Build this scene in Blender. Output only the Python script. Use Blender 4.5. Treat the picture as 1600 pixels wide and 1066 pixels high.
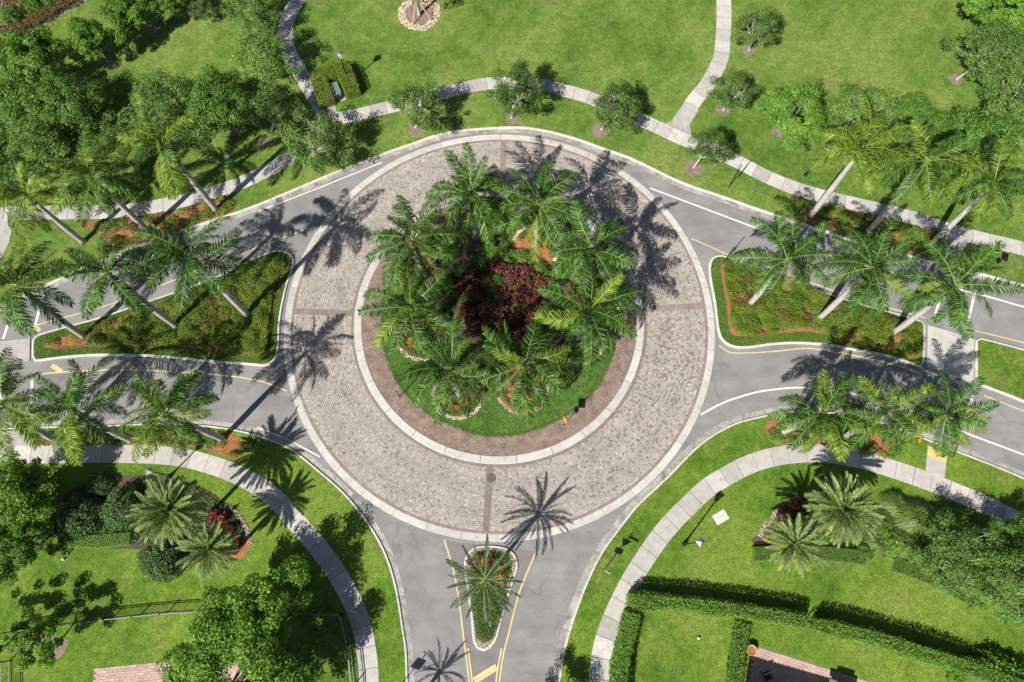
import bpy, math, random
import numpy as np
from mathutils import Vector, Matrix
from mathutils.geometry import tessellate_polygon

R = math.radians
for o in list(bpy.data.objects): bpy.data.objects.remove(o)
scene = bpy.context.scene
col = scene.collection

# ------------------------------------------------------------------ camera
CAM_H, FPX, TILT = 60.0, 1067.0, R(18.0)
cam = bpy.data.objects.new('camera', bpy.data.cameras.new('camera'))
cam.data.sensor_width = 36.0
cam.data.lens = FPX / 1600 * 36
cam.data.clip_end = 2000
cam.location = (0, 0, CAM_H)
cam.rotation_euler = (TILT, 0, 0)
col.objects.link(cam)
scene.camera = cam

# ------------------------------------------------------------------ sky, sun, exposure
SUN_EL, SHADOW_AZ = R(45), R(50)          # shadows point towards +x/+y at 50 degrees
world = bpy.data.worlds.new('World'); scene.world = world; world.use_nodes = True
wn = world.node_tree
sky = wn.nodes.new('ShaderNodeTexSky'); sky.sky_type = 'NISHITA'; sky.sun_disc = False
sky.sun_elevation = SUN_EL
sky.sun_rotation = math.pi / 2 - (SHADOW_AZ + math.pi)
bg = wn.nodes['Background']; bg.inputs[1].default_value = 0.05
wn.links.new(sky.outputs[0], bg.inputs[0])
sun = bpy.data.objects.new('sun', bpy.data.lights.new('sun', 'SUN'))
sun.data.energy = 5.0; sun.data.angle = R(0.53); sun.data.color = (1.0, 0.95, 0.87)
d = Vector((math.cos(SHADOW_AZ) * math.cos(SUN_EL), math.sin(SHADOW_AZ) * math.cos(SUN_EL), -math.sin(SUN_EL)))
sun.rotation_euler = d.to_track_quat('-Z', 'Y').to_euler()
sun.location = (-40, -40, 60)
col.objects.link(sun)
vs = scene.view_settings
vs.view_transform = 'Standard'; vs.look = 'None'; vs.gamma = 1.0; vs.exposure = 0.72
vs.use_curve_mapping = False
scene.cycles.max_bounces = 6; scene.cycles.diffuse_bounces = 3; scene.cycles.glossy_bounces = 2; scene.cycles.transmission_bounces = 4

# ------------------------------------------------------------------ helpers
LAWN_Z, ROAD_Z = 0.12, 0.02
def g(x, y, z=0.0):
    """survey point: photo pixel (1600 wide) -> ground position at height z"""
    u, v = x - 800, 533 - y
    dx, dy, dz = u, v * math.cos(TILT) + FPX * math.sin(TILT), v * math.sin(TILT) - FPX * math.cos(TILT)
    t = -(CAM_H - z) / dz
    return np.array([dx * t, dy * t])
def G(pts, z=0.0): return [g(x, y, z) for x, y in pts]

def tag(o, label=None, cat=None, group=None, kind=None):
    if label: o['label'] = label
    if cat: o['category'] = cat
    if group: o['group'] = group
    if kind: o['kind'] = kind
    return o

def empty(name, loc, rz=0.0):
    o = bpy.data.objects.new(name, None); o.empty_display_size = 0.2
    o.location = loc; o.rotation_euler = (0, 0, rz); col.objects.link(o); return o

def mesh(name, V, F, mats, tint=None, midx=None, smooth=False):
    me = bpy.data.meshes.new(name)
    V = V.tolist() if isinstance(V, np.ndarray) else V
    F = F.tolist() if isinstance(F, np.ndarray) else F
    me.from_pydata([tuple(v) for v in V] if V and not isinstance(V[0], (list, tuple)) else V, [], F)
    for m in (mats if isinstance(mats, (list, tuple)) else [mats]): me.materials.append(m)
    if tint is not None:
        a = me.attributes.new('tint', 'FLOAT', 'FACE'); a.data.foreach_set('value', np.asarray(tint, np.float32))
    if midx is not None: me.polygons.foreach_set('material_index', np.asarray(midx, np.int32))
    if smooth: me.polygons.foreach_set('use_smooth', np.ones(len(me.polygons), bool))
    me.update(); return me

def link(name, me, parent=None, loc=(0, 0, 0), rot=(0, 0, 0), scale=None):
    o = bpy.data.objects.new(name, me); o.location = loc; o.rotation_euler = rot
    if scale is not None: o.scale = (scale,) * 3 if not isinstance(scale, tuple) else scale
    col.objects.link(o)
    if parent: o.parent = parent
    return o

class MB:
    """collects tubes, boxes and prisms into one mesh"""
    def __init__(s): s.V, s.F, s.I, s.T = [], [], [], []; s.i = 0; s.t = 0.5
    def add(s, V, F):
        b = len(s.V); s.V += [tuple(v) for v in V]
        for f in F: s.F.append(tuple(b + k for k in f)); s.I.append(s.i); s.T.append(s.t)
    def box(s, c, h, M=None):
        V = [Vector((sx * h[0], sy * h[1], sz * h[2])) for sz in (-1, 1) for sy in (-1, 1) for sx in (-1, 1)]
        if M is not None: V = [M @ v for v in V]
        V = [v + Vector(c) for v in V]
        s.add(V, [(0, 2, 3, 1), (4, 5, 7, 6), (0, 1, 5, 4), (2, 6, 7, 3), (0, 4, 6, 2), (1, 3, 7, 5)])
    def tube(s, P, rad, n=7, cap=True):
        P = [Vector(p) for p in P]; rings = []; V = []; F = []
        for k, p in enumerate(P):
            t = (P[min(k + 1, len(P) - 1)] - P[max(k - 1, 0)]).normalized()
            a = t.orthogonal().normalized() if k == 0 else (a - t * a.dot(t)).normalized()
            b = t.cross(a); r = rad[k] if isinstance(rad, (list, tuple)) else rad
            for j in range(n):
                th = 2 * math.pi * j / n; V.append(p + (a * math.cos(th) + b * math.sin(th)) * r)
        for k in range(len(P) - 1):
            for j in range(n):
                F.append((k * n + j, k * n + (j + 1) % n, (k + 1) * n + (j + 1) % n, (k + 1) * n + j))
        if cap: F += [tuple(range(n - 1, -1, -1)), tuple(range((len(P) - 1) * n, len(P) * n))]
        s.add(V, F)
    def prism(s, poly, z0, z1):
        n = len(poly); V = [(p[0], p[1], z0) for p in poly] + [(p[0], p[1], z1) for p in poly]
        F = [tuple(range(n, 2 * n))] + [(j, (j + 1) % n, n + (j + 1) % n, n + j) for j in range(n)]
        s.add(V, F)
    def lathe(s, prof, n=12, c=(0, 0, 0)):
        V, F = [], []
        for r, z in prof:
            for j in range(n):
                th = 2 * math.pi * j / n; V.append((c[0] + r * math.cos(th), c[1] + r * math.sin(th), c[2] + z))
        for k in range(len(prof) - 1):
            for j in range(n): F.append((k * n + j, k * n + (j + 1) % n, (k + 1) * n + (j + 1) % n, (k + 1) * n + j))
        F.append(tuple(range((len(prof) - 1) * n, len(prof) * n)))
        s.add(V, F)
    def build(s, name, mats, parent=None, smooth=False, loc=(0, 0, 0), rot=(0, 0, 0)):
        return link(name, mesh(name, s.V, s.F, mats, s.T, s.I, smooth), parent, loc, rot)

def spline(P, step=0.5, closed=False):
    P = [np.asarray(p, float) for p in P]; n = len(P); out = []
    rng_ = range(n if closed else n - 1)
    for i in rng_:
        p0 = P[(i - 1) % n] if closed or i > 0 else 2 * P[0] - P[1]
        p1, p2 = P[i], P[(i + 1) % n]
        p3 = P[(i + 2) % n] if closed or i + 2 < n else 2 * P[-1] - P[-2]
        m = max(1, int(np.linalg.norm(p2 - p1) / step))
        for k in range(m):
            t = k / m
            out.append(0.5 * (2 * p1 + (p2 - p0) * t + (2 * p0 - 5 * p1 + 4 * p2 - p3) * t * t + (3 * p1 - p0 - 3 * p2 + p3) * t ** 3))
    if not closed: out.append(P[-1])
    return np.array(out)
def resample(P, step, closed=False):
    P = np.asarray(P); Q = np.vstack([P, P[:1]]) if closed else P
    s = np.r_[0, np.cumsum(np.linalg.norm(np.diff(Q, axis=0), axis=1))]
    m = max(2, int(round(s[-1] / step))); u = np.linspace(0, s[-1], m + 1)
    out = np.c_[np.interp(u, s, Q[:, 0]), np.interp(u, s, Q[:, 1])]
    return out[:-1] if closed else out
def normals(P, closed=False):
    P = np.asarray(P)
    T = np.roll(P, -1, 0) - np.roll(P, 1, 0) if closed else np.gradient(P, axis=0)
    T = T / np.linalg.norm(T, axis=1)[:, None]
    return np.c_[-T[:, 1], T[:, 0]]
def offset(P, dist, closed=False): return np.asarray(P) + normals(P, closed) * dist
def area(P): P = np.asarray(P); x, y = P[:, 0], P[:, 1]; return 0.5 * np.sum(x * np.roll(y, -1) - y * np.roll(x, -1))
def inside(P, poly):
    poly = np.asarray(poly); x, y = P[:, 0], P[:, 1]; c = np.zeros(len(P), bool); j = len(poly) - 1
    for i in range(len(poly)):
        xi, yi = poly[i]; xj, yj = poly[j]
        if yi != yj: c ^= ((yi > y) != (yj > y)) & (x < (xj - xi) * (y - yi) / (yj - yi) + xi)
        j = i
    return c
def pts_in(poly, dens, rng):
    poly = np.asarray(poly); lo, hi = poly.min(0), poly.max(0)
    n = int(np.prod(hi - lo) * dens) + 1; P = rng.uniform(lo, hi, (n, 2)); return P[inside(P, poly)]
def sheet(name, poly, z, mat, parent=None, kind='structure', thick=0.0):
    V = [(p[0], p[1], z) for p in poly]; n = len(V)
    T = tessellate_polygon([[Vector(v) for v in V]]); F = []
    for a, b, c in T:
        va, vb, vc = V[a], V[b], V[c]
        F.append((a, b, c) if (vb[0]-va[0])*(vc[1]-va[1])-(vb[1]-va[1])*(vc[0]-va[0]) > 0 else (a, c, b))
    if thick:
        V += [(p[0], p[1], z - thick) for p in poly]
        F += [(j, n + j, n + (j + 1) % n, (j + 1) % n) for j in range(n)]
    o = link(name, mesh(name, V, F, mat), parent)
    if parent is None and kind: o['kind'] = kind
    return o
def ribbon(P, profile, closed=False):
    """sweep a profile [(offset, z)...] along a ground polyline"""
    P = np.asarray(P); N = normals(P, closed); V, F = [], []; m = len(profile); n = len(P)
    for p, q in zip(P, N):
        for o_, z in profile: V.append((p[0] + q[0] * o_, p[1] + q[1] * o_, z))
    for i in range(n if closed else n - 1):
        a, b = i * m, ((i + 1) % n) * m
        for k in range(m - 1): F.append((a + k, b + k, b + k + 1, a + k + 1))
    if not closed: F += [tuple(range(m)), tuple(range((n - 1) * m + m - 1, (n - 1) * m - 1, -1))]
    return V, F

# ------------------------------------------------------------------ materials
def nt(name):
    m = bpy.data.materials.new(name); m.use_nodes = True; t = m.node_tree
    return m, t, t.nodes['Principled BSDF'], t.nodes['Material Output']
def noise(t, scale, detail=4.0, rough=0.6, vec=None, dist=0.0):
    n = t.nodes.new('ShaderNodeTexNoise'); n.inputs['Scale'].default_value = scale
    n.inputs['Detail'].default_value = detail; n.inputs['Roughness'].default_value = rough; n.inputs['Distortion'].default_value = dist
    if vec is not None: t.links.new(vec, n.inputs['Vector'])
    return n.outputs['Fac']
def pos(t):
    return t.nodes.new('ShaderNodeNewGeometry').outputs['Position']
def ramp(t, fac, stops):
    r = t.nodes.new('ShaderNodeValToRGB'); e = r.color_ramp.elements
    while len(e) < len(stops): e.new(0.5)
    for k, (p, c) in enumerate(stops):
        e[k].position = p; e[k].color = (*c, 1) if len(c) == 3 else c
    t.links.new(fac, r.inputs[0]); return r.outputs[0]
def mix(t, fac, a, b, mode='MIX'):
    m = t.nodes.new('ShaderNodeMix'); m.data_type = 'RGBA'; m.blend_type = mode
    if isinstance(fac, float): m.inputs[0].default_value = fac
    else: t.links.new(fac, m.inputs[0])
    for k, v in ((6, a), (7, b)):
        if isinstance(v, tuple): m.inputs[k].default_value = (*v, 1)
        else: t.links.new(v, m.inputs[k])
    return m.outputs[2]
def bump(t, b, h, dist, strength=1.0):
    n = t.nodes.new('ShaderNodeBump'); n.inputs['Distance'].default_value = dist; n.inputs['Strength'].default_value = strength
    t.links.new(h, n.inputs['Height']); t.links.new(n.outputs[0], b.inputs['Normal'])
def grey(v): return (v, v, v)

def stone(name, c1, c2, scale=3.0, fine=25.0, rough=0.85, bd=0.004, stain=None, spec=0.3, tint=0.0, local=False):
    m, t, b, o = nt(name)
    p = t.nodes.new('ShaderNodeTexCoord').outputs['Object'] if local else pos(t)
    c = ramp(t, noise(t, scale, 5, 0.65, p), [(0.32, c1), (0.68, c2)])
    f = noise(t, fine, 3, 0.7, p)
    c = mix(t, 1.0, c, ramp(t, f, [(0.25, grey(0.72)), (0.75, grey(1.25))]), 'MULTIPLY')
    if stain:
        s = noise(t, stain[1], 6, 0.7, p, 0.6)
        c = mix(t, ramp(t, s, [(stain[2], grey(0)), (stain[2] + 0.18, grey(1))]), c, stain[0])
    if tint:
        a = t.nodes.new('ShaderNodeAttribute'); a.attribute_name = 'tint'
        c = mix(t, 1.0, c, ramp(t, a.outputs['Fac'], [(0.0, grey(1 - tint)), (1.0, grey(1 + tint))]), 'MULTIPLY')
        ob = t.nodes.new('ShaderNodeObjectInfo')
        c = mix(t, 1.0, c, ramp(t, ob.outputs['Random'], [(0.0, grey(1 - tint)), (1.0, grey(1 + tint))]), 'MULTIPLY')
    t.links.new(c, b.inputs['Base Color']); b.inputs['Roughness'].default_value = rough
    b.inputs['Specular IOR Level'].default_value = spec
    if bd: bump(t, b, f, bd)
    return m

def leafmat(name, dark, mid, light, rough=0.45, trans=0.25, spec=0.4, var=0.25):
    m, t, b, o = nt(name)
    a = t.nodes.new('ShaderNodeAttribute'); a.attribute_name = 'tint'
    c = ramp(t, a.outputs['Fac'], [(0.0, dark), (0.55, mid), (1.0, light)])
    ob = t.nodes.new('ShaderNodeObjectInfo')
    c = mix(t, 1.0, c, ramp(t, ob.outputs['Random'], [(0.0, (1 - var, 1 - var * .8, 1 - var)), (1.0, (1 + var, 1 + var * .8, 1 + var * .4))]), 'MULTIPLY')
    t.links.new(c, b.inputs['Base Color']); b.inputs['Roughness'].default_value = rough
    b.inputs['Specular IOR Level'].default_value = spec
    tr = t.nodes.new('ShaderNodeBsdfTranslucent')
    t.links.new(mix(t, 1.0, c, (1.2, 1.25, 0.6), 'MULTIPLY'), tr.inputs[0])
    ms = t.nodes.new('ShaderNodeMixShader'); ms.inputs[0].default_value = trans
    t.links.new(b.outputs[0], ms.inputs[1]); t.links.new(tr.outputs[0], ms.inputs[2]); t.links.new(ms.outputs[0], o.inputs[0])
    return m

def lawnmat(name, dark, mid, light, dry, dry_at=0.62, grain=1.0):
    m, t, b, o = nt(name); p = pos(t)
    big = noise(t, 0.09, 3, 0.65, p, 0.5); midn = noise(t, 0.55, 4, 0.75, p); fine = noise(t, 2.4, 3, 0.85, p); vf = noise(t, 8.0, 2, 0.9, p)
    c = ramp(t, big, [(0.38, dark), (0.5, mid), (0.62, light)])
    c = mix(t, ramp(t, midn, [(0.40, grey(0)), (0.68, grey(0.7))]), c, light)
    c = mix(t, ramp(t, noise(t, 0.9, 4, 0.8, p), [(0.50, grey(0)), (0.72, grey(0.55))]), c, dark)
    wv = t.nodes.new('ShaderNodeTexWave'); wv.inputs['Scale'].default_value = 0.16; wv.inputs['Distortion'].default_value = 1.6; wv.inputs['Detail'].default_value = 3
    mp_ = t.nodes.new('ShaderNodeMapping'); mp_.inputs['Rotation'].default_value = (0, 0, 0.55); t.links.new(p, mp_.inputs[0]); t.links.new(mp_.outputs[0], wv.inputs['Vector'])
    c = mix(t, 1.0, c, ramp(t, wv.outputs['Fac'], [(0.2, grey(0.97)), (0.8, grey(1.03))]), 'MULTIPLY')
    sp = noise(t, 1.7, 3, 0.6, p)
    c = mix(t, ramp(t, sp, [(0.70, grey(0)), (0.76, grey(0.7))]), c, (.16, .13, .075))
    dn = noise(t, 0.2, 5, 0.75, p, 0.8)
    c = mix(t, ramp(t, dn, [(dry_at - 0.06, grey(0)), (dry_at + 0.16, grey(0.7))]), c, dry)
    c = mix(t, 1.0, c, ramp(t, fine, [(0.30, grey(1 - 0.38 * grain)), (0.70, grey(1 + 0.38 * grain))]), 'MULTIPLY')
    c = mix(t, 1.0, c, ramp(t, vf, [(0.30, grey(1 - 0.62 * grain)), (0.70, grey(1 + 0.62 * grain))]), 'MULTIPLY')
    t.links.new(c, b.inputs['Base Color']); b.inputs['Roughness'].default_value = 0.9; b.inputs['Specular IOR Level'].default_value = 0.12
    bump(t, b, vf, 0.06); return m

def flat(name, c, rough=0.6, metal=0.0, spec=0.4):
    m, t, b, o = nt(name); p = t.nodes.new('ShaderNodeTexCoord').outputs['Object']
    f = noise(t, 9.0, 4, 0.6, p)
    t.links.new(mix(t, 1.0, c, ramp(t, f, [(0.3, grey(0.82)), (0.7, grey(1.15))]), 'MULTIPLY'), b.inputs['Base Color'])
    b.inputs['Roughness'].default_value = rough; b.inputs['Metallic'].default_value = metal; b.inputs['Specular IOR Level'].default_value = spec
    return m

def roadmat(name, c1, c2):
    m = stone(name, c1, c2, 0.35, 22, 0.9, 0.003, ((.150, .146, .146), 0.30, 0.56), 0.25)
    t = m.node_tree; b = t.nodes['Principled BSDF']; c = b.inputs['Base Color'].links[0].from_socket; p = pos(t)
    # long faint drag marks, dark oil spots and hairline cracks
    mp_ = t.nodes.new('ShaderNodeMapping'); mp_.inputs['Scale'].default_value = (0.12, 0.9, 1); mp_.inputs['Rotation'].default_value = (0, 0, -0.3); t.links.new(p, mp_.inputs[0])
    c = mix(t, 1.0, c, ramp(t, noise(t, 1.0, 5, .6, mp_.outputs[0]), [(.3, grey(.88)), (.7, grey(1.08))]), 'MULTIPLY')
    c = mix(t, ramp(t, noise(t, 1.3, 2, .5, p), [(.70, grey(0)), (.78, grey(.55))]), c, (.10, .098, .098))
    v = t.nodes.new('ShaderNodeTexVoronoi'); v.feature = 'DISTANCE_TO_EDGE'; v.inputs['Scale'].default_value = 0.16
    ad = t.nodes.new('ShaderNodeVectorMath'); ad.operation = 'ADD'; nz = t.nodes.new('ShaderNodeTexNoise'); nz.inputs['Scale'].default_value = 0.7; nz.inputs['Detail'].default_value = 5; t.links.new(p, nz.inputs['Vector'])
    t.links.new(p, ad.inputs[0]); t.links.new(nz.outputs['Color'], ad.inputs[1]); t.links.new(ad.outputs[0], v.inputs['Vector'])
    ck_ = ramp(t, v.outputs['Distance'], [(0.0, grey(.55)), (0.012, grey(0))])
    c = mix(t, mix(t, 1.0, ck_, ramp(t, noise(t, .12, 3, .5, p), [(.5, grey(0)), (.6, grey(1))]), 'MULTIPLY'), c, (.11, .107, .105))
    t.links.new(c, b.inputs['Base Color']); return m

M = dict(
    lawn=lawnmat('lawn_grass', (.056, .122, .015), (.092, .164, .024), (.145, .204, .044), (.180, .190, .066), 0.57, 0.82),
    lawn_lush=lawnmat('lush_lawn_grass', (.048, .116, .010), (.082, .158, .015), (.132, .198, .028), (.160, .178, .045), 0.57, 0.85),
    turf=lawnmat('island_turf', (.036, .088, .014), (.054, .112, .019), (.080, .138, .028), (.12, .125, .04), 0.62, 0.9),
    soil=stone('soil', (.060, .042, .030), (.105, .076, .054), 1.2, 12, 0.95, 0.02),
    asphalt=roadmat('asphalt', (.178, .175, .172), (.238, .234, .229)),
    asphalt_dark=stone('darker_asphalt', (.150, .138, .136), (.195, .182, .178), 0.8, 40, 0.9, 0.002, None, 0.25),
    concrete=stone('concrete', (.34, .322, .30), (.43, .412, .388), 1.6, 22, 0.85, 0.002, ((.25, .235, .215), 0.9, 0.58), 0.3, 0.13),
    curb=stone('kerb_concrete', (.42, .405, .375), (.54, .52, .485), 1.3, 18, 0.85, 0.002, ((.27, .25, .225), 0.8, 0.57), 0.3, 0.09),
    gutter=stone('gutter_concrete', (.24, .225, .21), (.39, .37, .345), 1.1, 14, 0.88, 0.003, ((.15, .135, .12), 0.9, 0.50), 0.3, 0.10),
    joint=stone('joint_filler', (.12, .105, .09), (.19, .165, .145), 2, 15, 0.95, 0.002),
    paver=stone('cobble_paver', (.300, .272, .244), (.372, .340, .308), 0.35, 14, 0.85, 0.004, ((.235, .203, .178), 0.30, 0.60), 0.3, 0.0),
    paver_dark=stone('border_paver', (.185, .150, .130), (.245, .205, .178), 1.0, 14, 0.85, 0.003, None, 0.3, 0.12),
    pinkpaver=stone('pink_paver', (.40, .28, .24), (.50, .36, .31), 1.5, 12, 0.85, 0.003, None, 0.3, 0.15),
    mulch=stone('brown_mulch', (.140, .102, .084), (.265, .200, .165), 1.2, 14, 0.95, 0.03, ((.11, .08, .065), 0.7, 0.56)),
    straw=stone('pine_straw', (.225, .092, .040), (.335, .150, .068), 2.2, 16, 0.95, 0.03),
    greymulch=stone('tree_ring_mulch', (.13, .100, .078), (.25, .195, .155), 4, 14, 0.95, 0.03),
    pebble=stone('cream_pebble', (.34, .28, .185), (.46, .39, .28), 3, 20, 0.85, 0.004, None, 0.3, 0.3),
    chip=stone('mulch_chip', (.17, .125, .102), (.31, .238, .198), 1.2, 20, 0.9, 0.0, None, 0.2, 0.4),
    yellow=stone('yellow_road_paint', (.46, .38, .17), (.56, .48, .25), 1.5, 16, 0.75, 0.001, ((.33, .30, .23), 1.6, 0.54), 0.3),
    white=stone('white_road_paint', (.54, .53, .51), (.66, .65, .63), 1.5, 16, 0.75, 0.001, ((.36, .355, .35), 1.8, 0.58), 0.3),
    ochre=stone('tactile_yellow', (.48, .36, .11), (.58, .46, .18), 2, 14, 0.8, 0.002),
    bark=stone('bark', (.14, .115, .095), (.26, .22, .185), 6, 20, 0.95, 0.01, None, 0.2, 0, True),
    palebark=stone('pale_bark', (.30, .28, .25), (.46, .43, .39), 6, 20, 0.95, 0.01, None, 0.2, 0, True),
    palmtrunk=stone('palm_trunk', (.32, .305, .28), (.48, .46, .43), 1.6, 12, 0.9, 0.005, ((.22, .20, .18), 1.2, 0.62), 0.2, 0, True),
    datetrunk=stone('date_palm_trunk', (.12, .085, .055), (.22, .16, .11), 6, 16, 0.95, 0.02, None, 0.2, 0, True),
    shaft=flat('crownshaft_green', (.085, .17, .025), 0.4),
    rachis=flat('frond_midrib', (.16, .24, .04), 0.45),
    blackmetal=flat('black_metal', (.012, .012, .014), 0.45),
    greymetal=flat('grey_metal', (.22, .23, .24), 0.5, 0.6),
    whitepanel=flat('white_sign_panel', (.72, .72, .72), 0.5),
    redpanel=flat('red_sign_panel', (.45, .02, .02), 0.5),
    greenpanel=flat('green_sign_panel', (.02, .13, .07), 0.5),
    yellowpanel=flat('yellow_sign_panel', (.68, .40, .015), 0.5),
    lampglass=flat('frosted_lamp_glass', (.62, .62, .60), 0.3),
    green=flat('pet_station_green', (.01, .15, .075), 0.5),
    teal=flat('cabinet_grey_green', (.12, .17, .15), 0.6),
    wood=flat('raw_timber', (.52, .36, .18), 0.8),
    iron=stone('cast_iron', (.07, .062, .058), (.12, .105, .098), 8, 30, 0.75, 0.003),
    terracotta=flat('terracotta', (.52, .27, .12), 0.8),
    rooftile=stone('roof_tile', (.30, .14, .08), (.40, .20, .12), 3, 20, 0.85, 0.004, None, 0.3, 0.2),
    stucco=stone('stucco', (.60, .54, .44), (.68, .62, .52), 2, 20, 0.9, 0.002),
    brush=stone('dry_brush_ground', (.14, .105, .07), (.26, .20, .14), 0.9, 9, 0.95, 0.05, ((.06, .075, .02), 0.6, 0.55)),
    # foliage
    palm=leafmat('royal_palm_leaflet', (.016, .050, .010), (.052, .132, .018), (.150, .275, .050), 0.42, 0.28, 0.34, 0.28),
    palm_yg=leafmat('yellow_green_palm_leaflet', (.050, .105, .010), (.145, .235, .022), (.290, .370, .060), 0.42, 0.32, 0.34, 0.2),
    palm_y=leafmat('yellowing_palm_leaflet', (.09, .12, .015), (.17, .20, .025), (.27, .27, .05), 0.45, 0.3, 0.4, 0.2),
    palm_b=leafmat('dying_palm_leaflet', (.13, .105, .05), (.22, .18, .10), (.33, .29, .18), 0.7, 0.2, 0.2, 0.2),
    date=leafmat('date_palm_leaflet', (0.092, 0.154, 0.043), (0.190, 0.264, 0.081), (0.328, 0.396, 0.147), 0.45, 0.2, 0.35, 0.12),
    date_y=leafmat('lower_date_palm_leaflet', (.17, .19, .05), (.28, .29, .075), (.40, .38, .14), 0.5, 0.2, 0.3, 0.12),
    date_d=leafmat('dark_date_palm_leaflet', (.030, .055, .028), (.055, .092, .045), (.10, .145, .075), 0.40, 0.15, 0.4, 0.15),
    oak=leafmat('oak_leaf', (0.041, 0.090, 0.014), (0.097, 0.183, 0.030), (0.184, 0.285, 0.060), 0.45, 0.25, 0.4, 0.22),
    bright=leafmat('bright_leaf', (0.045, 0.118, 0.011), (0.122, 0.258, 0.022), (0.225, 0.396, 0.044), 0.45, 0.32, 0.35, 0.18),
    midleaf=leafmat('mid_green_leaf', (0.040, 0.112, 0.012), (0.109, 0.232, 0.026), (0.201, 0.345, 0.053), 0.45, 0.28, 0.4, 0.22),
    wispy=leafmat('grey_green_leaf', (0.055, 0.124, 0.019), (0.120, 0.228, 0.038), (0.213, 0.334, 0.076), 0.48, 0.28, 0.35, 0.2),
    hedge=leafmat('hedge_leaf', (0.045, 0.115, 0.011), (0.115, 0.234, 0.022), (0.219, 0.342, 0.046), 0.42, 0.28, 0.4, 0.12),
    hedge_y=leafmat('golden_hedge_leaf', (.070, .125, .008), (.155, .225, .014), (.265, .310, .026), 0.45, 0.28, 0.35, 0.1),
    clipped=leafmat('clipped_shrub_leaf', (0.022, 0.060, 0.013), (0.053, 0.122, 0.024), (0.120, 0.216, 0.051), 0.42, 0.2, 0.4, 0.15),
    cover=leafmat('groundcover_leaf', (0.063, 0.101, 0.010), (0.149, 0.209, 0.015), (0.265, 0.308, 0.026), 0.5, 0.28, 0.3, 0.1),
    cover_g=leafmat('green_groundcover_leaf', (0.055, 0.106, 0.012), (0.120, 0.198, 0.022), (0.208, 0.282, 0.040), 0.48, 0.28, 0.35, 0.1),
    cover_r=leafmat('rusty_groundcover_leaf', (.075, .045, .018), (.140, .090, .030), (.22, .15, .06), 0.5, 0.2, 0.3, 0.1),
    red=leafmat('copper_red_leaf', (.022, .008, .006), (.115, .030, .022), (.400, .145, .092), 0.45, 0.2, 0.4, 0.2),
    pinkred=leafmat('pink_red_leaf', (.10, .012, .015), (.26, .03, .035), (.46, .11, .11), 0.4, 0.2, 0.5, 0.1),
    croton=leafmat('croton_leaf', (.20, .09, .010), (.46, .25, .015), (.62, .42, .030), 0.4, 0.2, 0.45, 0.15),
    grassy=leafmat('ornamental_grass_blade', (0.070, 0.136, 0.026), (0.144, 0.236, 0.050), (0.258, 0.333, 0.105), 0.5, 0.28, 0.3, 0.15),
    litter=leafmat('fallen_leaf', (.07, .045, .025), (.15, .10, .055), (.26, .19, .11), 0.8, 0.1, 0.2, 0.1),
    twig=flat('hedge_twigs', (.030, .035, .014), 0.9),
    sandjoint=stone('sand_joint', (.150, .125, .105), (.200, .170, .145), 1.5, 20, 0.95, 0.004),
)

t = M['palmtrunk'].node_tree; b_ = t.nodes['Principled BSDF']; c_ = b_.inputs['Base Color'].links[0].from_socket
wv = t.nodes.new('ShaderNodeTexWave'); wv.bands_direction = 'Z'; wv.inputs['Scale'].default_value = 1.1; wv.inputs['Distortion'].default_value = 0.8; wv.inputs['Detail'].default_value = 2
t.links.new(t.nodes.new('ShaderNodeTexCoord').outputs['Object'], wv.inputs['Vector'])
t.links.new(mix(t, 1.0, c_, ramp(t, wv.outputs['Fac'], [(0.05, grey(.70)), (0.3, grey(1.05))]), 'MULTIPLY'), b_.inputs['Base Color'])

# ================================================================== THE GROUND AND THE ROADS
rng = np.random.default_rng(7); random.seed(7)
CX, CY = -1.18, 21.70
C = np.array([CX, CY])
ground = sheet('ground', [(-400, -400), (400, -400), (400, 400), (-400, 400)], 0.0, M['lawn'])

# back edge of the outer kerbs (lawn side)
N_EDGE = spline(G([(-260, 590), (-120, 528), (0, 478), (75, 444), (140, 415), (208, 387), (300, 355), (400, 321), (527, 268), (597, 241), (643, 225), (704, 206), (800, 199), (851, 204), (901, 217), (937, 230), (990, 249), (1063, 284), (1129, 307), (1200, 332), (1286, 360), (1352, 382), (1441, 405), (1542, 430), (1600, 446), (1720, 480), (1850, 516)]), 0.6)
SW_EDGE = spline(G([(-260, 668), (-120, 672), (0, 672), (90, 669), (177, 667), (250, 664), (312, 667), (355, 672), (400, 682), (451, 702), (494, 735), (532, 768), (557, 796), (582, 831), (603, 872), (618, 923), (628, 986), (632, 1011), (634, 1050), (635, 1120), (636, 1250)]), 0.6)
SE_EDGE = spline(G([(858, 1250), (866, 1120), (875, 1066), (884, 1014), (899, 963), (919, 910), (942, 864), (977, 816), (1000, 788), (1043, 748), (1094, 697), (1142, 667), (1190, 653), (1240, 645), (1300, 647), (1360, 658), (1400, 670), (1450, 690), (1506, 712), (1555, 731), (1600, 750), (1720, 802), (1850, 860)]), 0.6)
road = sheet('road', list(N_EDGE) + list(SE_EDGE[::-1]) + list(SW_EDGE[::-1]), ROAD_Z, M['asphalt'])
sheet('lawn', list(N_EDGE) + [(150, 20), (150, 220), (-150, 220), (-150, 20)], LAWN_Z, M['lawn'], thick=0.12)
sheet('lawn', [(-150, 12)] + list(SW_EDGE) + [(-13, -60), (-150, -60)], LAWN_Z, M['lawn_lush'], thick=0.12)
sheet('lawn', [(5, -60)] + list(SE_EDGE) + [(150, -2), (150, -60)], LAWN_Z, M['lawn_lush'], thick=0.12)

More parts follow.
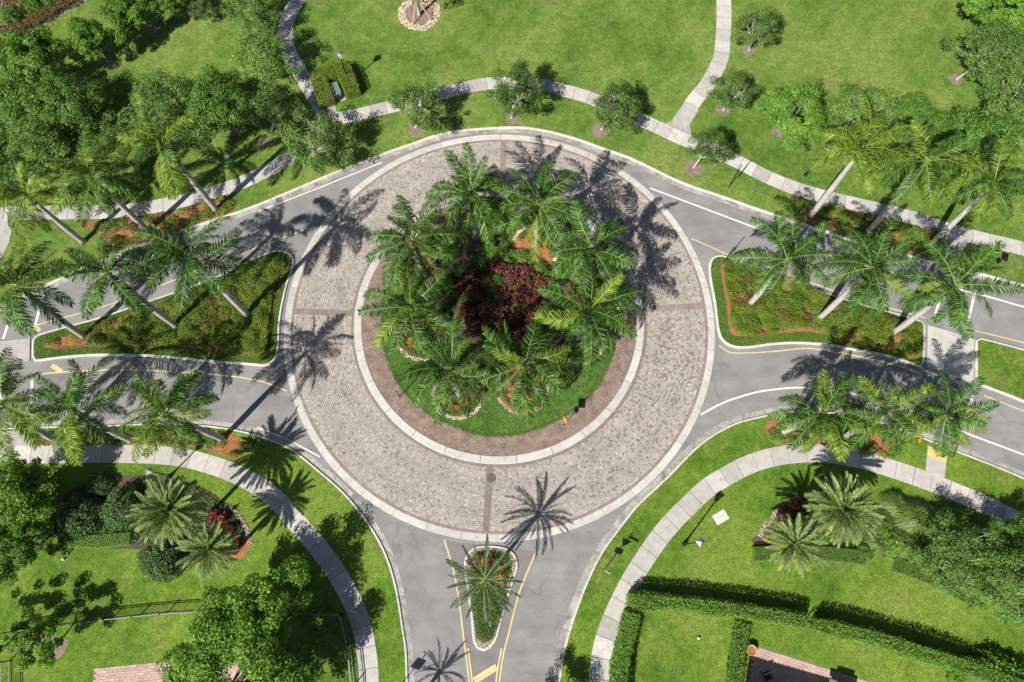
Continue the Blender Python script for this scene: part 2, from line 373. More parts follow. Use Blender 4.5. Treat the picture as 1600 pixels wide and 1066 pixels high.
def kerb(name, P, side, closed=False, gut=0.5, top=0.155, w=0.17, seg=3.0, gmat='gutter', kmat='curb', z0=None):
    """kerb and gutter in cast lengths; P runs along the back of the kerb, side=+1 puts the road to its left"""
    P = resample(P, 0.5, closed); k = max(2, int(seg / 0.5)); n = len(P); Q = np.vstack([P, P[:1]]) if closed else P
    NN = normals(P, closed); NQ = np.vstack([NN, NN[:1]]) if closed else NN
    root = bpy.data.objects.new(name, None); col.objects.link(root); root['kind'] = 'structure'
    zr = ROAD_Z
    for i in range(0, len(Q) - 1, k):
        j = min(i + k, len(Q) - 1)
        if j - i < 1: continue
        mb = MB(); segs = []
        prof = [(0, 0.0), (0, top), (w - 0.03, top), (w, top - 0.03), (w + 0.03, zr + 0.012)]
        if gut: prof += [(w + gut, zr + 0.010), (w + gut, zr - 0.01)]
        else: prof += [(w + 0.03, zr - 0.01)]
        V, F, I = [], [], []; m = len(prof)
        pp = Q[i:j + 1].astype(float).copy(); nn = NQ[i:j + 1]
        tdir = (pp[1] - pp[0]) / np.linalg.norm(pp[1] - pp[0]); pp[0] = pp[0] + tdir * 0.016
        tdir = (pp[-1] - pp[-2]) / np.linalg.norm(pp[-1] - pp[-2]); pp[-1] = pp[-1] - tdir * 0.016
        for p, q in zip(pp, nn):
            for o_, z in prof: V.append((p[0] + q[0] * o_ * side, p[1] + q[1] * o_ * side, z))
        for a in range(len(pp) - 1):
            for b in range(m - 1):
                f = (a * m + b, (a + 1) * m + b, (a + 1) * m + b + 1, a * m + b + 1)
                F.append(f if side < 0 else f[::-1]); I.append(1 if b >= 4 else 0)
        F += [tuple(range(m)), tuple(range((len(pp) - 1) * m + m - 1, (len(pp) - 1) * m - 1, -1))]; I += [0, 0]
        link('kerb_segment', mesh('kerb_segment', V, F, [M[kmat], M[gmat]], [0.5] * len(F), I), root)
    return root
kerb('kerb', N_EDGE, -1)
kerb('kerb', SW_EDGE, +1)
kerb('kerb', SE_EDGE, +1)

# ---- roundabout carriageway: cobble pavers between two dark border courses
R_IN, R_OUT = 13.53, 19.40
def ring_pts(r, n=120): return [(CX + r * math.cos(2 * math.pi * k / n), CY + r * math.sin(2 * math.pi * k / n)) for k in range(n)]
V, F = ribbon(np.array(ring_pts(20.06, 160)), [(0.0, 0.0), (0.0, 0.034), (0.62, 0.034)], True)
def annulus(r0, r1, z, n=160):
    V = [(CX + r * math.cos(2 * math.pi * k / n), CY + r * math.sin(2 * math.pi * k / n), z) for k in range(n) for r in (r0, r1)]
    F = [(2 * k, 2 * k + 1, (2 * k + 3) % (2 * n), (2 * k + 2) % (2 * n)) for k in range(n)]
    return V, F
V, F = annulus(R_IN - 0.2, R_OUT + 0.02, 0.030)
carriage = link('roundabout_carriageway', mesh('roundabout_carriageway', V, F, M['sandjoint'])); carriage['kind'] = 'structure'

def vnoise(x, y, seed):
    r_ = np.random.default_rng(seed); s = 0
    for k in range(5):
        a, ph, fr = r_.uniform(0, 6.28), r_.uniform(0, 6.28), r_.uniform(0.25, 0.9)
        s = s + np.sin((x * np.cos(a) + y * np.sin(a)) * fr + ph)
    return s / 3.0
def pavers(r0, r1, course, lmin, lmax, gap, mat, name, z=0.046, tilt=0.004, bands=True, seed=1):
    rr = np.random.default_rng(seed); V, F, T = [], [], []
    nc = max(1, int(round((r1 - r0) / course))); cw = (r1 - r0) / nc
    for c in range(nc):
        rm = r0 + (c + 0.5) * cw; spans = []
        if bands:
            bs_ = sorted(t_ % (2 * math.pi) for t_ in BANDS); dl = 0.295 / rm
            spans = [(bs_[k] + dl, (bs_[k + 1] if k < 3 else bs_[0] + 2 * math.pi) - dl) for k in range(4)]
        else: spans = [(0.0, 2 * math.pi)]
        cells = []
        for s0, s1 in spans:
            a = s0
            while a < s1 - 1e-6:
                da = rr.uniform(lmin, lmax) / rm
                if s1 - (a + da) < 0.7 * lmin / rm: da = s1 - a
                cells.append((a, da)); a += da
        for a, da in cells:
            mid = a + da / 2
            q = gap / 2 / rm; zc = z + rr.normal(0, 0.003)
            b = len(V); ra, rb = r0 + c * cw + gap / 2, r0 + (c + 1) * cw - gap / 2
            j = [rr.normal(0, 0.008) for _ in range(8)]
            ang = [a + q, a + da - q, a + da - q, a + q]; rad = [ra, ra, rb, rb]
            for k in range(4):
                V.append((CX + (rad[k] + j[k]) * math.cos(ang[k] + j[k + 4] / rm), CY + (rad[k] + j[k]) * math.sin(ang[k] + j[k + 4] / rm), zc + rr.normal(0, tilt)))
            for k in range(4):
                x, y, _ = V[b + k]; dx, dy = x - (CX + rm * math.cos(mid)), y - (CY + rm * math.sin(mid))
                V.append((x + dx * 0.10, y + dy * 0.10, 0.026))
            F += [(b, b + 3, b + 2, b + 1)[::-1], (b, b + 1, b + 5, b + 4)[::-1], (b + 1, b + 2, b + 6, b + 5)[::-1], (b + 2, b + 3, b + 7, b + 6)[::-1], (b + 3, b, b + 4, b + 7)[::-1]]
            x, y = CX + rm * math.cos(mid), CY + rm * math.sin(mid)
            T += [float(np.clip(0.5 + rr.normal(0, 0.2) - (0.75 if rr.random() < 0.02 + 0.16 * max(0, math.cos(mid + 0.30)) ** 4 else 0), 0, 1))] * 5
    o = link(name, mesh(name, V, F, mat, T), carriage); o['kind'] = 'stuff'; return o
BANDS = [math.atan2(*(g(*p) - C)[::-1]) for p in ((787, 225), (500, 488), (762, 790), (1062, 480))]
# per-stone tone for the cobbles
mp = M['paver']; t = mp.node_tree; bs = t.nodes['Principled BSDF']
src = bs.inputs['Base Color'].links[0].from_socket
at = t.nodes.new('ShaderNodeAttribute'); at.attribute_name = 'tint'
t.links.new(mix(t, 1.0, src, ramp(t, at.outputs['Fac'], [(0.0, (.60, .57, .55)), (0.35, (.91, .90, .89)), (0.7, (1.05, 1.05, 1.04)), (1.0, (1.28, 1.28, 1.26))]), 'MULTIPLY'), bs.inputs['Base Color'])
# faint rubber bands where the wheels run round the ring
def radial(t):
    v = t.nodes.new('ShaderNodeVectorMath'); v.operation = 'DISTANCE'; t.links.new(pos(t), v.inputs[0]); v.inputs[1].default_value = (CX, CY, 0.04); return v.outputs['Value']
src = bs.inputs['Base Color'].links[0].from_socket
rd = t.nodes.new('ShaderNodeMapRange'); rd.inputs[1].default_value = R_IN; rd.inputs[2].default_value = R_OUT; t.links.new(radial(t), rd.inputs[0])
wear = ramp(t, rd.outputs[0], [(0.0, grey(.90)), (0.12, grey(1.03)), (0.32, grey(.90)), (0.5, grey(1.04)), (0.70, grey(.90)), (0.92, grey(1.05))])
t.links.new(mix(t, 1.0, src, wear, 'MULTIPLY'), bs.inputs['Base Color'])
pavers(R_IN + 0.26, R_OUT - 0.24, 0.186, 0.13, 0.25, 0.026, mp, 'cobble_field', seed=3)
pavers(R_IN + 0.01, R_IN + 0.25, 0.24, 0.10, 0.12, 0.012, M['paver_dark'], 'border_course', bands=False, seed=4)
pavers(R_OUT - 0.23, R_OUT - 0.005, 0.23, 0.10, 0.12, 0.012, M['paver_dark'], 'border_course', bands=False, seed=5)
for a in BANDS:
    V, F, T = [], [], []; ur = np.array([math.cos(a), math.sin(a)]); ut = np.array([-ur[1], ur[0]]); n = 52; L = R_OUT - 0.24 - (R_IN + 0.26)
    for k in range(n):
        for s in (-1, 0, 1):
            c = C + ur * (R_IN + 0.26 + L * (k + 0.5) / n) + ut * s * 0.195; b = len(V)
            for sx, sy in ((-1, -1), (1, -1), (1, 1), (-1, 1)):
                p = c + ur * sx * (L / n / 2 - 0.006) + ut * sy * 0.091; V.append((p[0], p[1], 0.045 + rng.normal(0, .002)))
            for k2 in range(4): V.append((V[b + k2][0], V[b + k2][1], 0.026))
            F += [(b, b + 1, b + 2, b + 3), (b, b + 4, b + 5, b + 1), (b + 1, b + 5, b + 6, b + 2), (b + 2, b + 6, b + 7, b + 3), (b + 3, b + 7, b + 4, b)]; T += [rng.random()] * 5
    o = link('radial_band', mesh('radial_band', V, F, M['paver_dark'], T), carriage); o['kind'] = 'stuff'

# flush concrete header round the pavers, cast in lengths
hdr = bpy.data.objects.new('concrete_header', None); col.objects.link(hdr); hdr['kind'] = 'structure'
def ringseg(r0, r1, a0, a1, z0, prof_z, name, mat, parent, n=10, bevel=0.03):
    V, F = [], []; prof = [(r0, z0), (r0, prof_z - bevel), (r0 + bevel, prof_z), (r1 - bevel, prof_z), (r1, prof_z - bevel), (r1, z0)]; m = len(prof)
    for k in range(n + 1):
        a = a0 + (a1 - a0) * k / n
        for r_, z in prof: V.append((CX + r_ * math.cos(a), CY + r_ * math.sin(a), z))
    for k in range(n):
        for q in range(m - 1): F.append((k * m + q, (k) * m + q + 1, (k + 1) * m + q + 1, (k + 1) * m + q)[::-1])
    F += [tuple(range(m)), tuple(range(n * m + m - 1, n * m - 1, -1))]
    return link(name, mesh(name, V, F, mat), parent)
NS = 40
for k in range(NS):
    a0, a1 = 2 * math.pi * k / NS + 0.001, 2 * math.pi * (k + 1) / NS - 0.001
    ringseg(R_OUT + 0.002, 20.02, a0, a1, 0.0, 0.044, 'header_length', M['curb'], hdr, 6, 0.004)
# raised kerb of the central island
ck = bpy.data.objects.new('central_island_kerb', None); col.objects.link(ck); ck['kind'] = 'structure'
NS = 26
for k in range(NS):
    a0, a1 = 2 * math.pi * k / NS + 0.0016, 2 * math.pi * (k + 1) / NS - 0.0016
    ringseg(12.80, R_IN - 0.005, a0, a1, 0.0, 0.16, 'kerb_segment', M['curb'], ck, 8, 0.05)

# manhole in the carriageway
mh = g(768, 747)
root = empty('manhole', (mh[0], mh[1], 0.03)); tag(root, 'round dark cast-iron manhole cover in the cobbles below the island', 'manhole')
mb = MB(); mb.lathe([(0.40, 0.0), (0.40, 0.026), (0.33, 0.026), (0.33, 0.018)], 28); mb.build('frame', M['iron'], root)
mb = MB(); mb.lathe([(0.32, 0.0), (0.32, 0.022)], 28)
for k in range(5): mb.box((0, -0.22 + 0.11 * k, 0.024), (0.26 - 0.05 * abs(k - 2), 0.016, 0.003))
mb.build('cover', M['iron'], root)

# ---- painted lines
def line(name, P, w, mat, z=0.005):
    P = resample(spline(P, 0.4), 0.4)
    V, F = ribbon(P, [(w / 2, ROAD_Z + z), (-w / 2, ROAD_Z + z)])
    o = link(name, mesh(name, V, F[:-2], M[mat])); o['kind'] = 'structure'; return o
Y, W_ = 'yellow', 'white'
line('yellow_line', G([(694, 843), (708, 889), (717, 937), (724, 993), (731, 1046), (735, 1080), (742, 1140)]), .13, Y)
line('yellow_line', G([(731, 1013), (737, 1058), (743, 1110)]), .13, Y)
line('yellow_line', G([(838, 861), (815, 916), (806, 945), (796, 985), (786, 1025), (780, 1066), (770, 1120)]), .13, Y)
line('yellow_line', G([(784, 1013), (779, 1037), (775, 1066), (768, 1115)]), .13, Y)
line('yellow_line', G([(741, 1064), (776, 1042)]), .50, Y, 0.006)
line('yellow_line', G([(53, 585), (127, 580), (190, 578), (253, 580), (329, 585), (400, 594), (448, 611)]), .13, Y)
for q in ([(81, 571), (97, 581)], [(199, 567), (208, 577)], [(176, 478), (181, 484)], [(54, 508), (62, 518)], [(-30, 586), (-14, 592)]):
    line('yellow_line', G(q), .42, Y, 0.007)
line('yellow_line', G([(485, 356), (400, 388), (300, 427), (184, 472), (94, 498), (40, 513)]), .12, Y)
line('yellow_line', G([(1080, 373), (1110, 386), (1147, 402), (1200, 417), (1284, 448), (1336, 466), (1405, 486), (1446, 497)]), .12, Y)
line('yellow_line', G([(1523, 517), (1600, 536), (1720, 570)]), .12, Y)
line('yellow_line', G([(1123, 540), (1132, 547), (1147, 552), (1201, 550), (1252, 545), (1277, 546), (1330, 555), (1401, 571), (1441, 585)]), .12, Y)
line('yellow_line', G([(1537, 618), (1600, 643), (1720, 692)]), .12, Y)
line('white_line', G([(1015, 294), (1079, 318), (1180, 356), (1299, 399), (1329, 409), (1440, 438), (1540, 463), (1600, 480), (1720, 513)]), .16, W_)
line('white_line', G([(1095, 648), (1129, 630), (1167, 617), (1200, 610), (1251, 606), (1314, 612), (1380, 627), (1440, 648), (1504, 675), (1600, 711), (1720, 757)]), .16, W_)
line('white_line', G([(402, 668), (440, 683), (470, 698), (500, 714)]), .12, W_)
line('white_line', G([(405, 330), (470, 305), (540, 277), (597, 254)]), .12, W_)
for q in ([(50, 590), (51, 655)], [(1, 592), (2, 655)], [(1445, 592), (1447, 640)], [(1520, 618), (1505, 662)], [(1460, 494), (1478, 440)], [(1512, 506), (1524, 452)], [(52, 520), (68, 462)], [(5, 530), (22, 480)]):
    line('white_line', G(q), .22, W_, 0.008)
# darker asphalt of the painted gore round the south island
sheet('asphalt_patch', G([(697, 846), (741, 850), (800, 856), (834, 862), (814, 912), (796, 980), (784, 1030), (777, 1100), (741, 1100), (731, 1040), (718, 940), (708, 885)]), ROAD_Z + 0.003, M['asphalt_dark'])

# ---- sidewalks: slabs with recessed joints
def sidewalk(P, w, slab=1.55, name='sidewalk', z=LAWN_Z):
    P = resample(spline(P, 0.3), slab / 4); N = normals(P)
    V, F = ribbon(P, [(w / 2 - .02, z - .05), (w / 2 - .02, z + 0.010), (-w / 2 + .02, z + 0.010), (-w / 2 + .02, z - .05)])
    root = link(name, mesh(name, V, F, M['joint'])); root['kind'] = 'structure'
    for i in range(0, len(P) - 1, 4):
        j = min(i + 4, len(P) - 1); pp = P[i:j + 1].copy(); nn = N[i:j + 1]
        if len(pp) < 2: continue
        u = (pp[1] - pp[0]); pp[0] = pp[0] + u / np.linalg.norm(u) * 0.022; u = (pp[-1] - pp[-2]); pp[-1] = pp[-1] - u / np.linalg.norm(u) * 0.022
        zz = z + 0.028 + rng.normal(0, 0.0025); V, F = [], []
        prof = [(w / 2, z), (w / 2, zz - .012), (w / 2 - .014, zz), (-w / 2 + .014, zz), (-w / 2, zz - .012), (-w / 2, z)]; m = 6
        for p, q in zip(pp, nn):
            for o_, h in prof: V.append((p[0] + q[0] * o_, p[1] + q[1] * o_, h))
        for a in range(len(pp) - 1):
            for b in range(m - 1): F.append((a * m + b, (a + 1) * m + b, (a + 1) * m + b + 1, a * m + b + 1))
        F += [tuple(range(m)), tuple(range((len(pp) - 1) * m + m - 1, (len(pp) - 1) * m - 1, -1))]
        link('slab', mesh('slab', V, F, M['concrete'], [rng.random()] * len(F)), root)
    return root
L = LAWN_Z
sidewalk(G([(-120, 348), (0, 335), (101, 332), (177, 331), (230, 325), (279, 315), (355, 294), (400, 275), (440, 254), (478, 226), (508, 198), (521, 187), (557, 180), (598, 170), (640, 160), (679, 149), (727, 137), (762, 131), (805, 130), (851, 134), (884, 142), (919, 152), (960, 169), (998, 186), (1028, 199), (1066, 217), (1142, 248), (1200, 277), (1251, 297), (1306, 312), (1367, 326), (1428, 341), (1479, 358), (1517, 369), (1600, 389), (1740, 424)], L), 1.52)
sidewalk(G([(506, 176), (492, 152), (480, 132), (467, 110), (453, 84), (446, 62), (448, 36), (458, 12), (474, -12), (500, -40)], L), 1.62, z=L + 0.003)
sidewalk(G([(1060, 198), (1072, 178), (1086, 156), (1101, 138), (1112, 121), (1123, 100), (1128, 82), (1131, 38), (1131, 0), (1129, -50)], L), 1.62, z=L + 0.003)
sidewalk(G([(-120, 716), (0, 711), (63, 710), (152, 709), (228, 710), (270, 713), (304, 719), (355, 735), (400, 757), (433, 782), (461, 813), (496, 854), (527, 897), (552, 943), (565, 978), (572, 1014), (576, 1052), (578, 1130)], L), 1.58)
sidewalk(G([(932, 1130), (937, 1052), (944, 1006), (960, 961), (982, 915), (1010, 869), (1043, 824), (1076, 790), (1105, 763), (1142, 740), (1170, 726), (1200, 716), (1233, 710), (1276, 708), (1327, 714), (1377, 727), (1428, 744), (1466, 758), (1505, 774), (1550, 794), (1600, 819), (1740, 890)], L), 1.62)
# junction fillets and ramps
def pad(name, P, z, mat, thick=0.06):
    return sheet(name, P, z, M[mat], thick=thick)
pad('path_apron', G([(497, 160), (521, 156), (527, 176), (545, 181), (540, 192), (515, 198), (503, 192)], L), L + 0.024, 'concrete')
pad('path_apron', G([(1038, 194), (1050, 188), (1062, 170), (1092, 172), (1078, 195), (1080, 212), (1066, 226)], L), L + 0.024, 'concrete')
pad('kerb_ramp', G([(1449.5, 696), (1480, 709), (1475, 750), (1446, 738)], L), L + 0.022, 'concrete')
pad('tactile_pad', G([(1451, 698), (1479, 710), (1478, 724), (1450, 712)], L), L + 0.034, 'ochre', 0.02)
pad('kerb_ramp', G([(1478, 366), (1513, 374), (1500, 402), (1472, 398)], L), L + 0.022, 'concrete')
pad('kerb_ramp', G([(3, 674), (47, 673), (48, 703), (3, 704)], L), L + 0.022, 'concrete')
pad('kerb_ramp', G([(-5, 345), (22, 343), (14, 380), (-30, 470), (-40, 470)], L), L + 0.022, 'concrete')

# ---- splitter islands
def island(P, name, kmat='curb', w=0.2, inner='turf'):
    P = spline(P, 0.4, True)
    if area(P) < 0: P = P[::-1]
    k = kerb(name + '_kerb', offset(P, w, True), -1, True, 0, 0.16, w - 0.03)
    sheet(name, offset(P, w - 0.01, True), 0.135, M[inner], thick=0.1)
    return P
WEST = island(G([(346, 429), (371, 416), (408, 399), (433, 391), (448, 393), (459, 402), (460, 416), (451, 442), (442, 481), (438, 511), (437, 540), (431, 563), (418, 573), (399, 572), (324, 566), (230, 558), (150, 557), (94, 561), (56, 566), (51, 561), (52, 530), (60, 523), (112, 508), (156, 496), (216, 476), (300, 447)]), 'splitter_island')
EAST = island(G([(1107, 414), (1110, 405), (1119, 399.5), (1129, 399), (1151, 407), (1200, 423), (1240, 438), (1298, 460), (1336, 472), (1405, 491), (1441, 502), (1445, 508), (1443, 570), (1438, 575), (1386, 558), (1330, 548), (1294, 541), (1244, 538), (1205, 540), (1168, 545), (1142, 543), (1125, 530), (1119, 507), (1115, 473), (1108, 436)]), 'splitter_island')
SOUTH = island(G([(725, 886), (724.5, 878), (729.5, 864), (741, 854), (759, 852), (781, 853), (797, 858), (807, 868), (810.6, 882), (805, 903), (793, 940), (782, 979), (777, 999), (769, 1011), (757, 1018), (746, 1015), (739, 1003), (736, 970), (733, 943), (728, 911)]), 'splitter_island', inner='mulch')
MED = island(G([(1526, 527), (1600, 546), (1740, 586), (1740, 690), (1600, 630), (1526, 601), (1523, 596), (1523, 532)]), 'median', inner='lawn_lush')
pad('refuge_pad', G([(1449, 508), (1521, 529), (1520, 600), (1448, 574)]), 0.10, 'curb', 0.09)
pad('refuge_pad', G([(-60, 540), (48, 529), (47, 565), (0, 572), (-60, 580)]), 0.10, 'concrete', 0.09)

# ================================================================== VEGETATION GENERATORS
def leaf_quads(P, size, rr, up=0.5, aspect=0.5, flop=0.0, nrm=None):
    """diamond leaves at points P; returns V (4n,3), F (n,4)"""
    n = len(P); N = rr.normal(0, 1, (n, 3))
    if nrm is not None: N = N * 0.55 + nrm
    N[:, 2] = np.abs(N[:, 2]) + up; N /= np.linalg.norm(N, axis=1)[:, None]
    D = rr.normal(0, 1, (n, 3)); D -= N * (D * N).sum(1)[:, None]; D /= np.linalg.norm(D, axis=1)[:, None]
    S = np.cross(N, D); s = (size * rr.uniform(0.65, 1.3, n))[:, None]
    A = P - D * s * 0.5; B = P + D * s * 0.5; B[:, 2] -= flop * s[:, 0]
    W = S * s * aspect * 0.5; Cc = P + N * s * 0.06
    V = np.stack([A, Cc + W, B, Cc - W], 1).reshape(-1, 3)
    return V, np.arange(4 * n).reshape(n, 4)

def make_tree(seed, Rc, H, trunk_h, nclump, nleaf, leaf, bark, leafm, flat_=0.72, gap=0.0, clump=0.30, branch=26, tr=0.11, up=0.5):
    rr = np.random.default_rng(seed); zc = trunk_h + (H - trunk_h) * 0.48; rz = (H - trunk_h) * 0.55
    ph = rr.uniform(0, 6.28, 4); am = rr.uniform(0.08, 0.20, 4)
    C_ = []
    while len(C_) < nclump:
        v = rr.normal(0, 1, 3); v /= np.linalg.norm(v); rad = rr.uniform(0.25, 1) ** 0.5
        if v[2] < -0.45: continue
        th = math.atan2(v[1], v[0]); k = 1 + sum(am[i] * math.sin((i + 2) * th + ph[i]) for i in range(4))
        C_.append([v[0] * Rc * k * rad, v[1] * Rc * k * rad, zc + v[2] * rz * rad])
    C_ = np.array(C_); cr = Rc * clump * rr.uniform(0.6, 1.25, nclump)
    Ps, Ts, Ns = [], [], []
    for c, r_ in zip(C_, cr):
        m = int(nleaf * (r_ / (Rc * clump)) ** 2); q = rr.normal(0, 1, (m, 3)); q /= np.linalg.norm(q, axis=1)[:, None]
        q *= (rr.uniform(0.12, 1, m) ** 0.45)[:, None] * r_; q[:, 2] *= 0.7
        Ps.append(c + q); Ns.append(q / r_ * 1.1 + (c - np.array([0, 0, zc])) / Rc * .35); Ts.append(np.clip(0.42 + rr.normal(0, 0.13) + rr.normal(0, 0.2, m), 0, 1))
    V, F = leaf_quads(np.vstack(Ps), leaf, rr, up, .55, 0.0, np.vstack(Ns))
    crown = mesh('crown', V, F, leafm, np.concatenate(Ts))
    mb = MB(); top = Vector((rr.normal(0, .12), rr.normal(0, .12), trunk_h))
    mb.tube([(0, 0, -0.05), (0, 0, 0.12), top * 0.5, top], [tr * 1.7, tr * 1.15, tr, tr * 0.85], 8)
    idx = rr.permutation(nclump)[:branch]; mains = []
    for k in range(5):
        a = 2 * math.pi * k / 5 + rr.uniform(-.4, .4); r_ = Rc * rr.uniform(.3, .5)
        p = Vector((math.cos(a) * r_, math.sin(a) * r_, trunk_h + (H - trunk_h) * rr.uniform(.28, .5))); mains.append(p)
        mid = (top + p) / 2 + Vector((0, 0, -0.12 * Rc)); mb.tube([top, mid, p], [tr * .7, tr * .55, tr * .4], 6)
    for i in idx:
        c = Vector(C_[i]); m0 = min(mains, key=lambda q: (q - c).length); mid = (m0 + c) / 2 + Vector(rr.normal(0, .08 * Rc, 3))
        mb.tube([m0, mid, c + (c - m0) * 0.15], [tr * .38, tr * .25, tr * .08], 5)
    trunk = mesh('trunk', mb.V, mb.F, bark, smooth=True)
    return dict(trunk=trunk, crown=crown, H=H, zc=zc, R=Rc)

def place_tree(kind, name, label, cat, crown_px, Rm, base_px=None, group=None, rz=None, hs=None):
    t = TREES[kind]; s = Rm / t['R']; hz = t['zc'] * s + LAWN_Z
    top = g(*crown_px, hz)
    b = g(*base_px, LAWN_Z) if base_px else top
    dv = top - b; tilt = min(math.atan2(np.linalg.norm(dv), t['zc'] * s), R(22))
    root = empty(name, (b[0], b[1], LAWN_Z))
    z = random.uniform(0, 6.28) if rz is None else rz
    if tilt > 0.01:
        ax = Vector((-dv[1], dv[0], 0)).normalized(); root.rotation_mode = 'QUATERNION'
        root.rotation_quaternion = Matrix.Rotation(tilt, 3, ax).to_quaternion() @ Matrix.Rotation(z, 3, 'Z').to_quaternion()
    else: root.rotation_euler = (0, 0, z)
    root.scale = (s * random.uniform(.9, 1.12), s * random.uniform(.9, 1.12), s * random.uniform(.9, 1.08))
    tag(root, label, cat, group)
    link('trunk', t['trunk'], root); link('crown', t['crown'], root)
    return root

TREES = {
    'oak0': make_tree(11, 2.6, 5.4, 1.7, 54, 215, .155, M['palebark'], M['oak'], clump=.245, branch=40),
    'oak1': make_tree(12, 2.6, 5.6, 1.8, 50, 220, .155, M['palebark'], M['oak'], clump=.25, branch=40),
    'oak2': make_tree(13, 2.6, 5.2, 1.6, 58, 210, .155, M['palebark'], M['oak'], clump=.235, branch=40),
    'mid0': make_tree(21, 2.7, 5.6, 1.5, 90, 240, .165, M['bark'], M['midleaf'], clump=.25),
    'mid1': make_tree(22, 2.7, 5.4, 1.6, 84, 250, .165, M['bark'], M['midleaf'], clump=.26),
    'bright0': make_tree(31, 2.6, 6.4, 1.8, 78, 230, .20, M['bark'], M['bright'], clump=.24),
    'bright1': make_tree(32, 2.6, 6.0, 1.8, 74, 230, .20, M['bark'], M['bright'], clump=.24),
    'big': make_tree(33, 5.4, 9.2, 2.6, 210, 300, .22, M['bark'], M['bright'], clump=.165, branch=60, tr=.22),
    'wisp0': make_tree(41, 2.6, 5.6, 1.3, 84, 190, .15, M['palebark'], M['wispy'], clump=.26, branch=44, tr=.09),
    'wisp1': make_tree(42, 2.6, 5.8, 1.3, 88, 180, .15, M['palebark'], M['wispy'], clump=.25, branch=46, tr=.09),
    'sapling': make_tree(51, 1.8, 4.6, 1.8, 34, 170, .18, M['bark'], M['bright'], clump=.26, branch=18, tr=.06),
}

# ---- palms
def frond(L, e0, e1, nl, leaflen, seed, leafm, plume=0.5, sweep=0.55, wid=0.055, droop=0.25, r0=0.035, vee=0.0, start=0.14, curl=0.0, tip=0.35):
    rr = np.random.default_rng(seed); n = 14; pts = [Vector((0, 0, 0))]; tang = []; side = 0.0
    for k in range(n):
        u = (k + 0.5) / n; e = e0 + (e1 - e0) * u ** 1.15; az = curl * u * u
        t = Vector((math.cos(e) * math.cos(az), math.cos(e) * math.sin(az), math.sin(e))); tang.append(t); pts.append(pts[-1] + t * L / n)
    mb = MB(); mb.i = 1
    mb.tube(pts, [r0 * (1 - 0.9 * k / n) + 0.004 for k in range(n + 1)], 4, False)
    mb.i = 0
    def at(u):
        x = min(u * n, n - 1e-4); k = int(x); return pts[k].lerp(pts[k + 1], x - k), tang[k]
    for i in range(nl):
        u = start + (0.995 - start) * (i + rr.uniform(-.3, .3)) / nl; u = min(max(u, start), .995); p, t = at(u)
        sd = Vector((0, 0, 1)).cross(t); sd = sd.normalized() if sd.length > 1e-3 else Vector((0, 1, 0)); upv = t.cross(sd)
        prof = min(1.0, 0.45 + 2.6 * (u - start)) * (1.0 if u < .55 else 1 - (1 - tip) * ((u - .55) / .45) ** 1.6)
        for s in (-1, 1):
            ln = leaflen * prof * rr.uniform(.85, 1.12); pa = rr.uniform(-plume, plume) * (1 - 0.3 * u) + vee; sw = sweep + 0.35 * u + rr.normal(0, .07)
            dr = (sd * s * math.cos(pa) + upv * math.sin(pa)) * math.cos(sw) + t * math.sin(sw); dr.normalize()
            wv = dr.cross(upv).normalized() * wid * 0.5 if abs(dr.dot(upv)) < .95 else t * wid * .5
            tw = rr.uniform(-.9, .9); wv = (Matrix.Rotation(tw, 3, dr) @ wv)
            dd = droop * rr.uniform(.5, 1.4)
            m_ = p + dr * ln * .55 + Vector((0, 0, -dd * ln * .22)); e_ = p + dr * ln + Vector((0, 0, -dd * ln * .85))
            mb.t = float(np.clip(rr.normal(.43, .27) + 0.15 * (u - .5), 0, 1))
            mb.add([p - wv * .5, p + wv * .5, m_ + wv, m_ - wv, e_], [(0, 1, 2, 3), (3, 2, 4)])
    return mesh('frond', mb.V, mb.F, [leafm, M['rachis']], mb.T, mb.I)
mr = M['palm']
FR = dict(
    up=[frond(3.2, R(82), R(40), 60, .66, 101 + k, mr, .4, .5, .058, .2, curl=.2 * (-1) ** k) for k in range(2)],
    mid=[frond(3.85, R(54), R(-16), 68, .80, 111 + k, mr, .55, .38, .062, .4, curl=(-.3, .25, .1, -.1)[k]) for k in range(4)],
    low=[frond(3.95, R(24), R(-50), 68, .80, 121 + k, mr, .5, .38, .062, .48, curl=(.3, -.25, -.08, .15)[k]) for k in range(4)],
    hang=[frond(3.8, R(-4), R(-74), 62, .76, 131 + k, mr, .5, .38, .06, .55, curl=(.2, -.25)[k]) for k in range(2)],
    yellow=[frond(3.7, R(-10), R(-72), 56, .7, 141, M['palm_y'], .5, .38, .055, .5)],
    dead=[frond(3.2, R(-35), R(-82), 48, .55, 151, M['palm_b'], .4, .4, .045, .5)])
SPEAR = None
